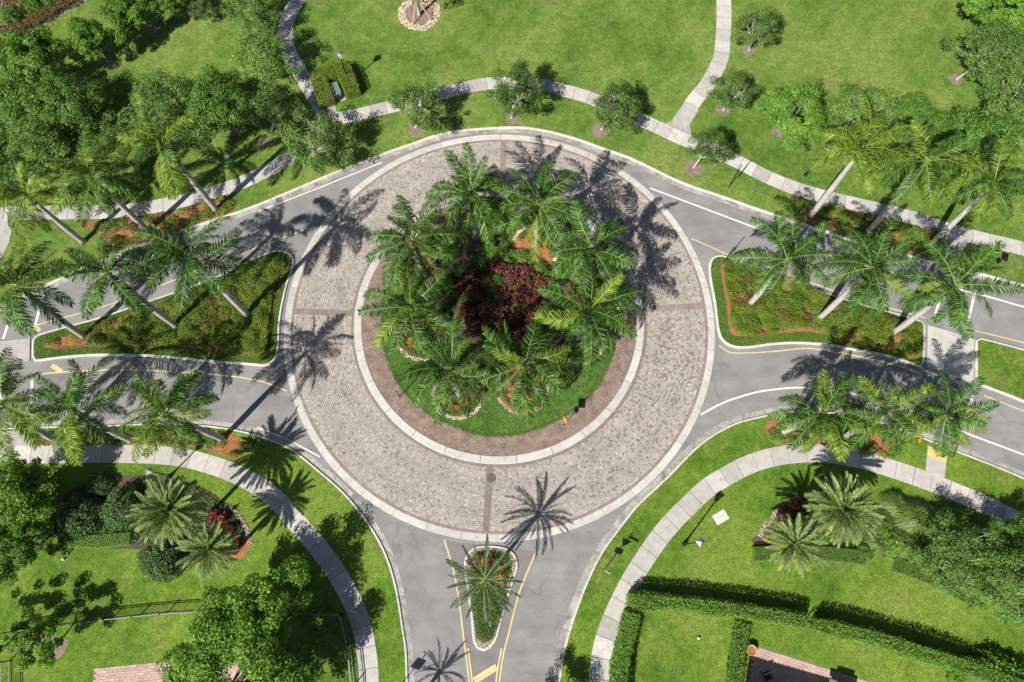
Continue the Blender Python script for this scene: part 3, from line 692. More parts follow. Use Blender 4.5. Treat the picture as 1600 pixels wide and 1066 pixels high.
def royal_palm(label, crown_px, base_px=None, h=None, seed=0, group=None, scale=1.0, yellow=1, dead=0, nfr=17, zb=LAWN_Z, spin=None, yg_share=0.0):
    rr = np.random.default_rng(seed)
    if base_px is not None and h is None:
        a, b_ = g(*base_px), g(*crown_px); h = CAM_H * (1 - np.linalg.norm(a) / np.linalg.norm(b_)); 
    h = min(h, 12.0); c = g(*crown_px, h); b = g(*base_px, zb) if base_px is not None else c
    root = empty('royal_palm', (b[0], b[1], zb)); tag(root, label, 'palm tree', group)
    dx, dy = c - b; H = h - zb; sh = 1.5 * scale; ts = H - sh
    def ax(t): return Vector((dx * t ** 1.4, dy * t ** 1.4, H * t))
    mb = MB(); P, Rr = [], []
    for k in range(15):
        t = k / 14 * ts / H; P.append(ax(t)); q = k / 14
        Rr.append(scale * (0.23 + 0.045 * math.exp(-((q - .38) / .22) ** 2) + (0.12 * (1 - q / .06) if q < .06 else 0) - 0.05 * q))
    mb.tube(P, Rr, 12); mb.build('trunk', M['palmtrunk'], root, True)
    mb = MB(); mb.tube([ax(ts / H), ax((ts + sh * .25) / H), ax((ts + sh * .8) / H), ax(1.0)], [scale * .19, scale * .21, scale * .15, scale * .09], 10); mb.build('crownshaft', M['shaft'], root, True)
    top = ax((H - 0.1) / H); a0 = rr.uniform(0, 6.28) if spin is None else spin
    plan = ['up'] * 3 + ['mid'] * 6 + ['low'] * 6 + ['hang'] * max(1, nfr - 11 - yellow - dead) + ['yellow'] * yellow + ['dead'] * dead
    for k, cls in enumerate(plan):
        ms = FR[cls]; az = a0 + k * 2.39996 + rr.uniform(-.3, .3)
        o = link('frond', ms[int(rr.integers(len(ms)))], root, top + Vector((math.cos(az) * .08, math.sin(az) * .08, -.02 * k)), (rr.normal(0, .42), rr.normal(0, .17), az), scale * rr.uniform(.78, 1.10))
    for o in root.children:
        if o.name.startswith('frond') and o.data.materials[0] == mr and rr.random() < yg_share:
            o.material_slots[0].link = 'OBJECT'; o.material_slots[0].material = M['palm_yg']  # a share of the fronds has yellow-green leaflets, their own leaf colour
    mb = MB(); mb.tube([top - Vector((0, 0, .2)), top + Vector((rr.normal(0, .1), rr.normal(0, .1), 1.5 * scale))], [.06, .012], 5); mb.build('spear_leaf', M['shaft'], root)
    return root

DT = dict(
    up=[frond(2.8, R(78), R(48), 56, .46, 201 + k, M['date'], .3, .75, .055, .05, .03, .5, .10) for k in range(2)],
    mid=[frond(3.0, R(46), R(8), 60, .52, 211 + k, M['date'], .35, .8, .042, .08, .03, .3, .10, curl=(.1, -.1)[k]) for k in range(2)],
    low=[frond(3.0, R(14), R(-28), 60, .52, 221 + k, M['date'], .35, .8, .042, .1, .03, .25, .10, curl=(-.12, .1)[k]) for k in range(2)],
    hang=[frond(2.9, R(-16), R(-55), 56, .50, 231 + k, M['date_y'], .35, .8, .042, .12, .03, .2, .10) for k in range(2)])
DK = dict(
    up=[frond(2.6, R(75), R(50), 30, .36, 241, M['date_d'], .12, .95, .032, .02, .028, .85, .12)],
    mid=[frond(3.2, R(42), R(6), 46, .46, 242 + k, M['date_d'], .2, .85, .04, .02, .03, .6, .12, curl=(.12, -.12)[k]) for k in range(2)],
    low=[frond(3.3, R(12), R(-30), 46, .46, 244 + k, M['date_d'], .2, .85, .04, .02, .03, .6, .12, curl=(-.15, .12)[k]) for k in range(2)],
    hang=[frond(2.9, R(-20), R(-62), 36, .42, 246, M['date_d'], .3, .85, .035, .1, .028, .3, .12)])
def date_palm(label, crown_px, h, Rm, counts, seed, name='date_palm', lib=DT, group=None, zb=LAWN_Z, tr=.2):
    rr = np.random.default_rng(seed); c = g(*crown_px, h + .1); s = Rm / 2.9
    root = empty(name, (c[0], c[1], zb)); tag(root, label, 'palm tree', group); H = h - zb
    mb = MB(); n = 12
    mb.tube([(0, 0, H * k / n) for k in range(n + 1)], [tr * (1.25 if k == 0 else 1 + .08 * (k % 2) + (.35 if k > n - 2 else 0)) for k in range(n + 1)], 10)
    mb.build('trunk', M['datetrunk'], root)
    k = 0
    for cls, m_ in zip(('up', 'mid', 'low', 'hang'), counts):
        for i in range(m_):
            az = k * 2.39996 + rr.uniform(-.2, .2); k += 1; ms = lib[cls]
            link('frond', ms[int(rr.integers(len(ms)))], root, (math.cos(az) * .1, math.sin(az) * .1, H - .02 * (k % 9)), (rr.normal(0, .12), rr.normal(0, .1), az), s * rr.uniform(.88, 1.06))
    return root

# ---- shrubs, hedges, groundcover
def ball_shrub(seed, Rr, h, n, leaf, leafm, shell=True, lumps=0.12, up=0.4):
    rr = np.random.default_rng(seed); v = rr.normal(0, 1, (n, 3)); v /= np.linalg.norm(v, axis=1)[:, None]; v[:, 2] = np.abs(v[:, 2])
    ph = rr.uniform(0, 6.28, 6); th = np.arctan2(v[:, 1], v[:, 0])
    k = 1 + lumps * (np.sin(3 * th + ph[0]) + np.sin(5 * th + 4 * v[:, 2] + ph[1]) + .7 * np.sin(8 * th + 7 * v[:, 2] + ph[2])) / 2
    rad = rr.uniform(.80, 1.0, n) if shell else rr.uniform(.3, 1.0, n) ** .5
    P = v * (k * rad)[:, None] * np.array([Rr, Rr, h]); 
    V, F = leaf_quads(P, leaf, rr, up, .55, .1, v * 0.8)
    mb = MB(); prof = [(Rr * .72 * math.cos(a) + .01, h * .76 * math.sin(a)) for a in np.linspace(0, math.pi / 2, 6)]; mb.lathe(prof, 14)
    V2 = np.array(mb.V); F2 = [tuple(len(V) + i for i in f) for f in mb.F]
    return mesh('foliage', np.vstack([V, V2]), F.tolist() + F2, [leafm, M['twig']], np.r_[np.clip(rr.normal(.45, .22, len(F)), 0, 1), np.full(len(F2), .5)], [0] * len(F) + [1] * len(F2))
SHRUBS = {}
def shrub(kind, name, label, cat, px, Rm=None, group=None, z=LAWN_Z, h_at=0.0, sc=None):
    me, r0 = SHRUBS[kind]; p = g(*px, z + h_at); s = (Rm / r0) if Rm else 1.0
    o = link(name, me, None, (p[0], p[1], z), (0, 0, random.uniform(0, 6.28)), s if sc is None else (s, s, s * sc)); tag(o, label, cat, group); return o
SHRUBS['clip'] = (ball_shrub(61, 1.6, 1.8, 5200, .13, M['clipped']), 1.6)
SHRUBS['green'] = (ball_shrub(62, 0.8, 0.9, 1500, .13, M['hedge']), 0.8)
SHRUBS['red'] = (ball_shrub(63, 0.95, 1.5, 1700, .20, M['red'], False, .2), 0.95)
SHRUBS['red2'] = (ball_shrub(64, 0.95, 1.4, 1600, .20, M['red'], False, .25), 0.95)
SHRUBS['pink'] = (ball_shrub(65, 0.7, 1.0, 700, .20, M['pinkred'], False, .25), 0.7)
SHRUBS['croton'] = (ball_shrub(66, 0.42, 0.5, 330, .16, M['croton'], False, .2), 0.42)
SHRUBS['loose'] = (ball_shrub(67, 1.2, 1.5, 3200, .16, M['midleaf'], False, .25), 1.2)
SHRUBS['brightloose'] = (ball_shrub(68, 1.2, 1.5, 3000, .2, M['bright'], False, .28), 1.2)
def grass_clump(seed, Rr, h, n, leafm, wid=.035):
    rr = np.random.default_rng(seed); V, F, T = [], [], []
    for i in range(n):
        a = rr.uniform(0, 6.28); q = rr.uniform(0.05, 1) ** .7; b0 = np.array([math.cos(a), math.sin(a), 0]) * rr.uniform(0, .18) * Rr
        d_ = np.array([math.cos(a), math.sin(a), 0]); s_ = np.array([-d_[1], d_[0], 0]) * wid / 2; L_ = rr.uniform(.7, 1.1)
        p1 = b0 + d_ * Rr * q * .45 * L_ + np.array([0, 0, h * L_ * (1 - .25 * q)]); p2 = b0 + d_ * Rr * q * L_ + np.array([0, 0, h * L_ * (1 - .75 * q)])
        k = len(V); V += [b0 - s_, b0 + s_, p1 + s_, p1 - s_, p2]; F += [(k, k + 1, k + 2, k + 3), (k + 3, k + 2, k + 4)]; t_ = float(np.clip(rr.normal(.5, .25), 0, 1)); T += [t_, t_]
    return mesh('blades', V, F, leafm, T)
SHRUBS['grass'] = (grass_clump(71, 1.3, 1.2, 3000, M['grassy'], .03), 1.3)
SHRUBS['grass2'] = (grass_clump(72, 1.3, 1.1, 2800, M['grassy'], .03), 1.3)

def hedge(name, label, P, w, h, leafm, leaf=.11, dens=230, closed=False, group=None, z=LAWN_Z, rough=.06, seed=0, up=.5):
    rr = np.random.default_rng(seed + 500); P = resample(P, .4, closed); N = normals(P, closed); m = len(P)
    Q = np.vstack([P, P[:1]]) if closed else P; NQ = np.vstack([N, N[:1]]) if closed else N
    seg = np.linalg.norm(np.diff(Q, axis=0), axis=1); tot = seg.sum(); n = int(tot * (w + 2 * h) * dens)
    i = rr.choice(len(seg), n, p=seg / tot); f = rr.random(n)[:, None]; c = Q[i] * (1 - f) + Q[i + 1] * f; nn = NQ[i] * (1 - f) + NQ[i + 1] * f
    s = rr.uniform(0, w + 2 * h, n); top = (s > h) & (s < h + w)
    off = np.where(s < h, -w / 2, np.where(top, s - h - w / 2, w / 2)); zz = np.where(s < h, s, np.where(top, h, s - h - w))
    nr = np.c_[nn * np.where(top, 0, np.sign(off))[:, None], np.where(top, 1.0, .1)]
    P3 = np.c_[c + nn * off[:, None], zz] + nr * rr.normal(0, rough, n)[:, None]; lump = vnoise(P3[:, 0] * 2.2, P3[:, 1] * 2.2, seed + 8); P3[:, 2] += rough * 1.6 * lump * top + .05; P3[:, :2] += nn * (np.sign(off) * (~top) * rough * 1.3 * vnoise(P3[:, 0] * 2.9, P3[:, 2] * 3 + P3[:, 1] * 2.9, seed + 9))[:, None]
    if not closed:
        k = int(w * h * dens * 1.2); 
        for e, dr in ((0, -1), (-1, 1)):
            tv = (P[1] - P[0]) if e == 0 else (P[-1] - P[-2]); tv = tv / np.linalg.norm(tv) * dr
            u = rr.uniform(-w / 2, w / 2, k); zz = rr.uniform(0, h, k); q = np.c_[P[e] + N[e] * u[:, None] + tv * rr.normal(0, rough, k)[:, None], zz]; P3 = np.vstack([P3, q]); nr = np.vstack([nr, np.tile([tv[0], tv[1], .1], (k, 1))])
    V, F = leaf_quads(P3, leaf, rr, up, .55, .1, nr * .9)
    iw, ih = max(.06, w / 2 - .06 - rough * 1.6), h - .08 - rough * 2.0
    V2, F2 = ribbon(P, [(iw, 0), (iw, ih), (-iw, ih), (-iw, 0)], closed)
    me = mesh(name, np.vstack([V, np.array(V2)]), F.tolist() + [tuple(len(V) + q for q in f) for f in F2], [leafm, M['twig']], np.r_[np.clip(rr.normal(.45, .22, len(F)), 0, 1), np.full(len(F2), .5)], [0] * len(F) + [1] * len(F2))
    o = link(name, me, None, (0, 0, z)); tag(o, label, 'hedge', group); return o

def cover(name, label, poly, dens, leaf, h0, h1, leafm, z=LAWN_Z, patch=0.0, seed=0, up=1.3, cat='groundcover', edge=None):
    """low planting that reads as one mass"""
    rr = np.random.default_rng(seed + 900); P = pts_in(poly, dens, rr)
    nz = vnoise(P[:, 0] * 1.9, P[:, 1] * 1.9, seed + 3) + .5 * vnoise(P[:, 0] * 5, P[:, 1] * 5, seed + 4)
    keep = nz > patch - 1.2 if patch else np.ones(len(P), bool); P, nz = P[keep], nz[keep]
    hh = h0 + (h1 - h0) * np.clip(.55 + .3 * nz, 0, 1) * rr.uniform(.6, 1, len(P))
    V, F = leaf_quads(np.c_[P, hh], leaf, rr, up, .55)
    o = link(name, mesh(name, V, F, leafm, np.clip(.45 + .16 * nz + rr.normal(0, .18, len(P)), 0, 1)), None, (0, 0, z)); tag(o, label, cat, None, 'stuff'); return o

def mounds(name, label, poly, leafms, z, seed, per=0.9, r=(.45, .95), h=(.22, .5), leaf=.12, dens=230):
    """planting massed in low irregular mounds that run together"""
    rr = np.random.default_rng(seed + 1300); Cs = pts_in(poly, per, rr); V, F, T, I = [], [], [], []; nv = 0
    for c in Cs:
        R_ = rr.uniform(*r); H_ = rr.uniform(*h); n = int(dens * R_ * R_ * math.pi); u = np.sqrt(rr.random(n)); a = rr.uniform(0, 6.28, n); ph = rr.uniform(0, 6.28)
        k = 1 + .18 * np.sin(3 * a + ph) + .1 * np.sin(5 * a + 2 * ph); P = np.c_[c[0] + R_ * k * u * np.cos(a), c[1] + R_ * k * u * np.sin(a), H_ * np.sqrt(np.clip(1 - u ** 2, 0, 1)) * rr.uniform(.75, 1.05, n) + .02]
        ok = inside(P[:, :2], poly); P = P[ok]; u, a = u[ok], a[ok]
        if not len(P): continue
        N_ = np.c_[np.cos(a) * u, np.sin(a) * u, np.ones(len(P)) * .7]
        v, f = leaf_quads(P, leaf, rr, .5, .55, 0, N_); V.append(v); F.append(f + nv); nv += len(v); T.append(np.clip(rr.normal(.5, .12) + rr.normal(0, .17, len(P)), 0, 1)); I.append(np.full(len(P), int(rr.choice(len(leafms), p=[.53, .41, .06] if len(leafms) == 3 else None))))
    o = link(name, mesh(name, np.vstack(V), np.vstack(F), leafms, np.concatenate(T), np.concatenate(I)), None, (0, 0, z)); tag(o, label, 'groundcover', None, 'stuff'); return o

def chips(name, label, poly, dens, size, mat, z, seed=0, zs=.02):
    rr = np.random.default_rng(seed + 77); P = pts_in(poly, dens, rr)
    V, F = leaf_quads(np.c_[P, rr.uniform(0.005, zs, len(P))], size, rr, 1.2, .35)
    o = link(name, mesh(name, V, F, mat, rr.random(len(P))), None, (0, 0, z)); tag(o, label, 'mulch', None, 'stuff'); return o

def stones(P, w, h, size, dens, seed=0, z=0.0):
    """low border of loose stones along a line; returns verts, faces"""
    rr = np.random.default_rng(seed + 31); P = resample(P, .25); N = normals(P); L_ = len(P) * .25; n = int(L_ * w * dens); V, F, T = [], [], []
    ico = np.array([(0, 0, 1), (.9, 0, .3), (.28, .85, .3), (-.73, .53, .3), (-.73, -.53, .3), (.28, -.85, .3)])
    fc = [(0, 1, 2), (0, 2, 3), (0, 3, 4), (0, 4, 5), (0, 5, 1)]
    for _ in range(n):
        i = int(rr.integers(len(P) - 1)); p = P[i] + (P[i + 1] - P[i]) * rr.random() + N[i] * rr.uniform(-w / 2, w / 2); s = size * rr.uniform(.6, 1.3); a = rr.uniform(0, 6.28)
        ca, sa = math.cos(a), math.sin(a); b = len(V); zz = z + rr.uniform(0, h); st = rr.uniform(.7, 1.3)
        for q in ico: V.append((p[0] + s * (q[0] * ca * st - q[1] * sa), p[1] + s * (q[0] * sa * st + q[1] * ca), zz + s * .7 * (q[2] - .2)))
        F += [tuple(b + k for k in f) for f in fc]; T += [rr.random()] * 5
    return V, F, T

# ================================================================== CENTRAL ISLAND
V, F = annulus(10.9, 12.81, 0.135); o = link('mulch_ring', mesh('mulch_ring', V, F, M['mulch'])); o['kind'] = 'structure'
rr = np.random.default_rng(5); a = rr.uniform(0, 6.28, 9500); q = np.sqrt(rr.uniform(11.0 ** 2, 12.76 ** 2, 9500))
V, F = leaf_quads(np.c_[CX + q * np.cos(a), CY + q * np.sin(a), rr.uniform(.005, .03, 9500)], .13, rr, 1.2, .35)
o = link('mulch_chips', mesh('mulch_chips', V, F, M['chip'], rr.random(9500)), None, (0, 0, .135)); tag(o, 'brown wood mulch chips inside the white central kerb', 'mulch', None, 'stuff')
sheet('island_lawn', [(CX + (11.02 + .06 * math.sin(7 * k) + .05 * math.sin(17 * k)) * math.cos(k), CY + (11.02 + .06 * math.sin(7 * k) + .05 * math.sin(17 * k)) * math.sin(k)) for k in np.linspace(0, 2 * math.pi, 200)[:-1]], 0.165, M['turf'], thick=.1)
IZ = 0.17
rr = np.random.default_rng(15); a = rr.uniform(0, 6.28, 9000); q = 11.0 + rr.normal(0, .10, 9000) + .06 * np.sin(7 * a)
V, F = leaf_quads(np.c_[CX + q * np.cos(a), CY + q * np.sin(a), rr.uniform(.0, .05, 9000)], .10, rr, .6, .3)
o = link('turf_rim', mesh('turf_rim', V, F, M['cover_g'], rr.random(9000)), None, (0, 0, .165)); tag(o, 'ragged grass rim spilling onto the brown mulch of the round island', 'grass', None, 'stuff')
CROWNS = [((705, 578), 'lower left front palm on the round island, above a pebble-edged croton bed', 8.0),
          ((818, 568), 'lower right front palm on the round island, beside the yellow sign', 8.3),
          ((920, 484), 'right-hand palm of the round island, lower of the two by the kerb', 8.0),
          ((928, 388), 'upper right palm of the round island, shading the cobbles', 8.4),
          ((842, 318), 'top right palm of the round island with bright upright young leaves', 8.6),
          ((735, 302), 'topmost left palm of the round island, crown over the kerb', 8.4),
          ((645, 372), 'upper left palm of the round island with fronds over the cobbles', 8.2),
          ((640, 478), 'leftmost palm of the round island, crown overhanging the white kerb', 8.0)]
HUB = g(785, 468, 0.9)
sheet('mulch_bed', [(HUB[0] + 6.3 * math.cos(k) * 1.02, HUB[1] + 6.3 * math.sin(k)) for k in np.linspace(0, 2 * math.pi, 60)[:-1]], 0.172, M['soil'])
mounds('groundcover', 'mixed low green planting around the dark red shrubs on the island', np.array([(HUB[0] + 6.2 * math.cos(k), HUB[1] + 6.2 * math.sin(k)) for k in np.linspace(0, 2 * math.pi, 40)[:-1]]), [M['midleaf'], M['clipped'], M['cover']], IZ, 33, .9, (.4, .8), (.3, .7), .13)
PSPOT = [('front left', 0), ('front right', 1), ('right', 2), ('upper right', 3), ('top right', 4), ('top left', 5), ('upper left', 6), ('left', 7)]
for i, (px, lab, h) in enumerate(CROWNS):
    p = g(*px, h); royal_palm('royal palm, ' + lab, px, None, h, 300 + i, 'royal palms on the round island', (1.16, 1.2, 1.18, 1.16, 1.22, 1.14, 1.18, 1.16)[i], yellow=(0, 1, 1, 0, 1, 0, 1, 0)[i], dead=(0, 1, 1, 0, 0, 1, 0, 1)[i], nfr=20 + i % 3, zb=IZ, yg_share=.12)
    out = p - HUB; ao = math.atan2(out[1], out[0]); rad = 2.2
    root = empty('planter_bed', (p[0], p[1], IZ)); tag(root, 'pebble-edged planting bed under the %s palm of the round island' % PSPOT[i][0], 'planter', 'scalloped planters on the round island')
    sp = [(rad * math.cos(k), rad * math.sin(k)) for k in np.linspace(0, 2 * math.pi, 40)[:-1]]
    sheet('bed_mulch', sp, 0.006, M['straw' if i in (3, 4, 1) else 'soil'], root, None)
    arc = np.array([((rad + .05) * math.cos(ao + k), (rad + .05) * math.sin(ao + k)) for k in np.linspace(-1.75, 1.75, 30)])
    V, F, T = stones(arc, .30, .05, .085, 120, i); o = link('pebble_border', mesh('pebble_border', V, F, M['pebble'], T), root); o['kind'] = 'stuff'
    arc = np.array([(1.75 * math.cos(ao + k), 1.75 * math.sin(ao + k)) for k in np.linspace(-1.6, 1.6, 26)])
    hd = hedge('edging_hedge', None, arc, .42, .30, M['cover_g'], .10, 240, seed=i, z=0.0); hd.parent = root
    for k in ('category', 'label'):
        if k in hd: del hd[k]
    for k in range(7):
        a = ao - 1.2 + .4 * k + random.uniform(-.1, .1); r_ = random.uniform(.9, 1.35)
        o = link('croton_plant', SHRUBS['croton'][0], root, (r_ * math.cos(a), r_ * math.sin(a), 0), (0, 0, random.uniform(0, 6)), random.uniform(.7, 1.05))
rr = np.random.default_rng(9); placed = []
while len(placed) < 24:
    q = rr.uniform(-4.4, 4.4, 2)
    if np.hypot(*q) < 4.0 + .4 * math.sin(3 * math.atan2(q[1], q[0])) and all(np.hypot(*(q - w)) > 1.15 for w in placed): placed.append(q)
for k, q in enumerate(placed):
    o = link('copperleaf_shrub', SHRUBS['red' if k % 2 else 'red2'][0], None, (HUB[0] + q[0], HUB[1] + q[1], IZ), (0, 0, rr.uniform(0, 6)), (rr.uniform(.85, 1.15), rr.uniform(.85, 1.15), rr.uniform(.45, .95)))
    tag(o, 'dark red leafy shrub massed at the middle of the round island', 'shrub', 'dark red shrubs at the island centre')
hedge('ring_hedge', 'clipped green hedge curving over the top of the dark red shrubs on the island', np.array([(HUB[0] + 4.9 * math.cos(k), HUB[1] + 4.9 * math.sin(k)) for k in np.linspace(-.3, 2.6, 40)]), .55, .8, M['hedge'], .11, 300, z=IZ, seed=20)
shrub('green', 'round_shrub', 'single round bright green shrub above the dark red shrubs', 'shrub', (789, 398), .95, z=IZ, h_at=.8)
ISL = [((640, 452), 'left of the dark red shrubs, by the island palms'), ((700, 447), 'tight against the left of the hedge ring'), ((660, 535), 'beside the left orange croton bed'), ((905, 545), 'between the right island palm and its pebble edge'), ((770, 592), 'between the two front island palms'), ((880, 425), 'below the upper right island palm'),
       ((745, 410), 'below the topmost left island palm'), ((690, 500), 'right of the leftmost island palm'), ((700, 560), 'above the lower left front palm'), ((860, 560), 'above the lower right front palm'), ((880, 505), 'left of the right-hand island palm'), ((765, 385), 'near the top of the hedge ring, left of the round shrub')]
for (x, y), lab in ISL:
    shrub('loose', 'island_shrub', 'loose green shrub ' + lab, 'shrub', (x, y), .85, z=IZ, h_at=.5)

# ================================================================== ROYAL PALM ROWS
RP = [
 ('royal palm at the right end of the upper left row, crown over the dark trees', (252, 224), (338, 328), 2, 0, 'upper left palm row'),
 ('royal palm in the middle of the upper left row, trunk crossing the sidewalk', (140, 274), (232, 361), 0, 0, 'upper left palm row'),
 ('royal palm at the left end of the upper left row, by the picture edge', (38, 302), (130, 378), 1, 0, 'upper left palm row'),
 ('royal palm on the left splitter island, nearest the roundabout', (300, 402), (388, 493), 0, 1, 'left splitter island palms'),
 ('royal palm in the middle of the left splitter island', (165, 424), (277, 511), 0, 0, 'left splitter island palms'),
 ('royal palm at the far left of the left splitter island', (25, 442), (132, 526), 0, 0, 'left splitter island palms'),
 ('royal palm at the right end of the lower left row, trunk base in orange straw', (258, 646), (347, 686), 1, 0, 'lower left palm row'),
 ('royal palm in the middle of the lower left row above the sidewalk', (112, 640), (205, 688), 2, 0, 'lower left palm row'),
 ('royal palm at the left picture edge below the left road', (2, 628), (92, 690), 1, 1, 'lower left palm row'),
 ('royal palm with thick pale trunk, nearest the roundabout in the upper right row', (1350, 228), (1267, 336), 2, 1, 'upper right palm row'),
 ('royal palm in the middle of the upper right row', (1452, 248), (1355, 363), 1, 0, 'upper right palm row'),
 ('royal palm at the right end of the upper right row by the picture edge', (1556, 282), (1450, 384), 1, 0, 'upper right palm row'),
 ('royal palm on the right splitter island, nearest the roundabout', (1232, 402), (1171, 476), 0, 1, 'right splitter island palms'),
 ('royal palm in the middle of the right splitter island', (1365, 415), (1278, 499), 0, 1, 'right splitter island palms'),
 ('royal palm at the right end of the right splitter island', (1495, 443), (1395, 520), 0, 1, 'right splitter island palms'),
 ('royal palm nearest the roundabout in the lower right row', (1288, 646), (1224, 675), 0, 0, 'lower right palm row'),
 ('royal palm in the middle of the lower right row, a yellow frond below', (1385, 642), (1318, 682), 2, 0, 'lower right palm row'),
 ('royal palm at the right end of the lower right row, beside the yellow sign', (1484, 645), (1415, 676), 0, 0, 'lower right palm row'),
]
for i, (lab, cpx, bpx, ye, de, grp) in enumerate(RP):
    royal_palm(lab, cpx, bpx, None, 400 + i, grp, (1.12, 1.08, 1.05, 1.16, 1.1, 1.12, 1.08, 1.08, 1.1, 1.16, 1.1, 1.06, 1.12, 1.1, 1.14, 1.02, 1.0, .94)[i], ye, de, 17 + (i * 7) % 4, spin=1.1 * i, yg_share=(.65, .4, .6, .1, .1, .1, .5, .55, .45, 1.0, .5, .45, .1, .05, .05, .35, .4, .3)[i])

# ================================================================== DATE PALMS
date_palm('large grey-green date palm in the lower left bed, upper of two', (262, 797), 7.2, 2.62, (8, 24, 28, 20), 501, tr=.17)
date_palm('smaller date palm with yellow tips in the lower left bed', (325, 858), 5.6, 2.2, (8, 20, 26, 22), 502, tr=.16)
date_palm('large pale date palm by the lower right sidewalk', (1317, 795), 5.4, 2.7, (10, 28, 36, 26), 503)
date_palm('smaller date palm with drooping yellow tips in the lower right bed', (1243, 850), 5.0, 2.3, (6, 15, 20, 14), 504, tr=.16)
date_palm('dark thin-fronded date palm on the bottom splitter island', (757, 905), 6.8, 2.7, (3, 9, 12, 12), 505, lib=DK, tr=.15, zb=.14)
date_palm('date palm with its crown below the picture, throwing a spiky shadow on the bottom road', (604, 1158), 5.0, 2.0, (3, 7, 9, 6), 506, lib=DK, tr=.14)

# ================================================================== TREES
OAKG = 'young park trees along the upper path'
for k, bx_, lab, cpx, Rm, bpx in [
 ('oak0', 0, 'round dark green tree straddling the upper path, above the roundabout left', (655, 165), 2.75, (650, 199)),
 ('oak1', 0, 'dark green tree over the top of the upper path, centre', (806, 142), 2.7, (800, 184)),
 ('oak2', 0, 'dark green tree with a grey mulch ring, left of the path junction', (966, 163), 2.55, (940, 202)),
 ('oak0', 0, 'dark tree right of the upper right path, nearest the top', (1185, 44), 2.2, (1170, 79)),
 ('oak1', 0, 'dark spreading tree beside the bend of the upper right path', (1145, 136), 2.25, (1130, 173)),
 ('oak2', 0, 'small dark tree on the verge right of the path junction, brown mulch ring', (1110, 230), 2.2, (1084, 262)),
 ('mid0', 0, 'dense mid green tree left of a row of four on the right lawn', (1246, 177), 3.0, (1219, 207)),
 ('wisp0', 0, 'greyish tree behind the tallest upper right palm crown', (1348, 172), 2.9, (1332, 212)),
 ('mid1', 0, 'rounded tree between the two left palms of the upper right row', (1440, 196), 2.4, None),
 ('mid0', 0, 'broad tree above the rightmost upper right palm', (1535, 218), 3.0, None),
 ('wisp1', 0, 'grey-green tree with leaning pale trunk at the right picture edge', (1550, 84), 3.1, (1495, 124)),
 ('wisp0', 0, 'grey-green tree below the leaning one at the right picture edge', (1584, 158), 2.9, None),
 ('bright1', 0, 'yellow-green bushy tree in the top right corner', (1575, 20), 2.9, None),
 ('oak1', 0, 'tree overhanging the sidewalk left of the path fork', (502, 213), 3.1, (490, 246)),
 ('oak0', 0, 'dark tree left of the hedged utility box', (438, 165), 2.9, (425, 205)),
 ('wisp1', 0, 'grey tree left of the winding path near the top', (408, 85), 2.7, (424, 120)),
 ('wisp0', 0, 'grey tree at the top edge left of the winding path', (392, 18), 2.4, None),
 ('mid1', 0, 'green tree above the pet waste station', (335, 168), 3.0, (362, 204)),
 ('wisp1', 0, 'pale-branched tree left of the green tree by the pet station', (250, 160), 3.0, None),
 ('wisp0', 0, 'grey-branched tree right of the small mulch ring, upper left', (178, 148), 2.7, (132, 200)),
 ('mid0', 0, 'green tree in the upper left thicket, beside the small lawn gap', (92, 160), 2.9, None),
 ('bright0', 0, 'bright green small tree on the diagonal lawn strip, trunk showing', (140, 62), 2.2, (172, 101)),
 ('bright1', 0, 'bright green tree at the top left, second along the diagonal strip', (200, 22), 2.3, (238, 48)),
 ('bright0', 0, 'bright green tree touching the top edge, third along the diagonal strip', (262, -6), 2.0, (292, 30)),
 ('oak2', 0, 'small tree on the lawn corner at the top, right of the third strip tree', (318, 14), 1.5, None),
 ('bright1', 0, 'bright green tree at the left edge above the thicket', (35, 88), 3.0, None),
 ('mid1', 0, 'darker tree at the left edge below the bright one', (15, 165), 3.0, None),
 ('wisp1', 0, 'grey tree behind the leftmost upper palm', (62, 225), 2.7, None),
 ('wisp0', 0, 'grey tree between the two upper left palm crowns', (180, 232), 2.4, None),
 ('mid0', 0, 'dark tree at the left edge between trees and palms', (10, 240), 2.6, None),
]: place_tree(k, 'shade_tree', lab, 'tree', cpx, Rm, bpx, 'broadleaf trees')
for k, lab, cpx, Rm, bpx in [
 ('big', 'very large bright green tree at the bottom left, casting a wide shadow', (370, 1032), 5.0, (402, 1010)),
 ('bright0', 'bright green tree at the left edge beside the clipped shrubs', (12, 775), 3.0, None),
 ('bright1', 'bright green tree at the left edge, lower of two beside the dark shade', (18, 850), 2.4, None),
 ('sapling', 'young tree inside the fence at the bottom left corner', (48, 1003), 1.9, (88, 1010)),
 ('sapling', 'young tree half out of the picture at the bottom left, shading the fence', (-45, 1018), 2.1, None),
 ('wisp0', 'feathery grey-green tree in the lower right bed', (1500, 868), 2.6, None),
 ('wisp1', 'feathery tree at the right edge of the lower right bed', (1575, 905), 2.7, None),
 ('mid1', 'green tree at the right edge under the lower right sidewalk', (1592, 848), 2.0, None),
 ('oak1', 'tree with its crown below the picture, shading the foot of the right sidewalk', (868, 1128), 2.0, None),
]: place_tree(k, 'shade_tree', lab, 'tree', cpx, Rm, bpx, 'broadleaf trees')
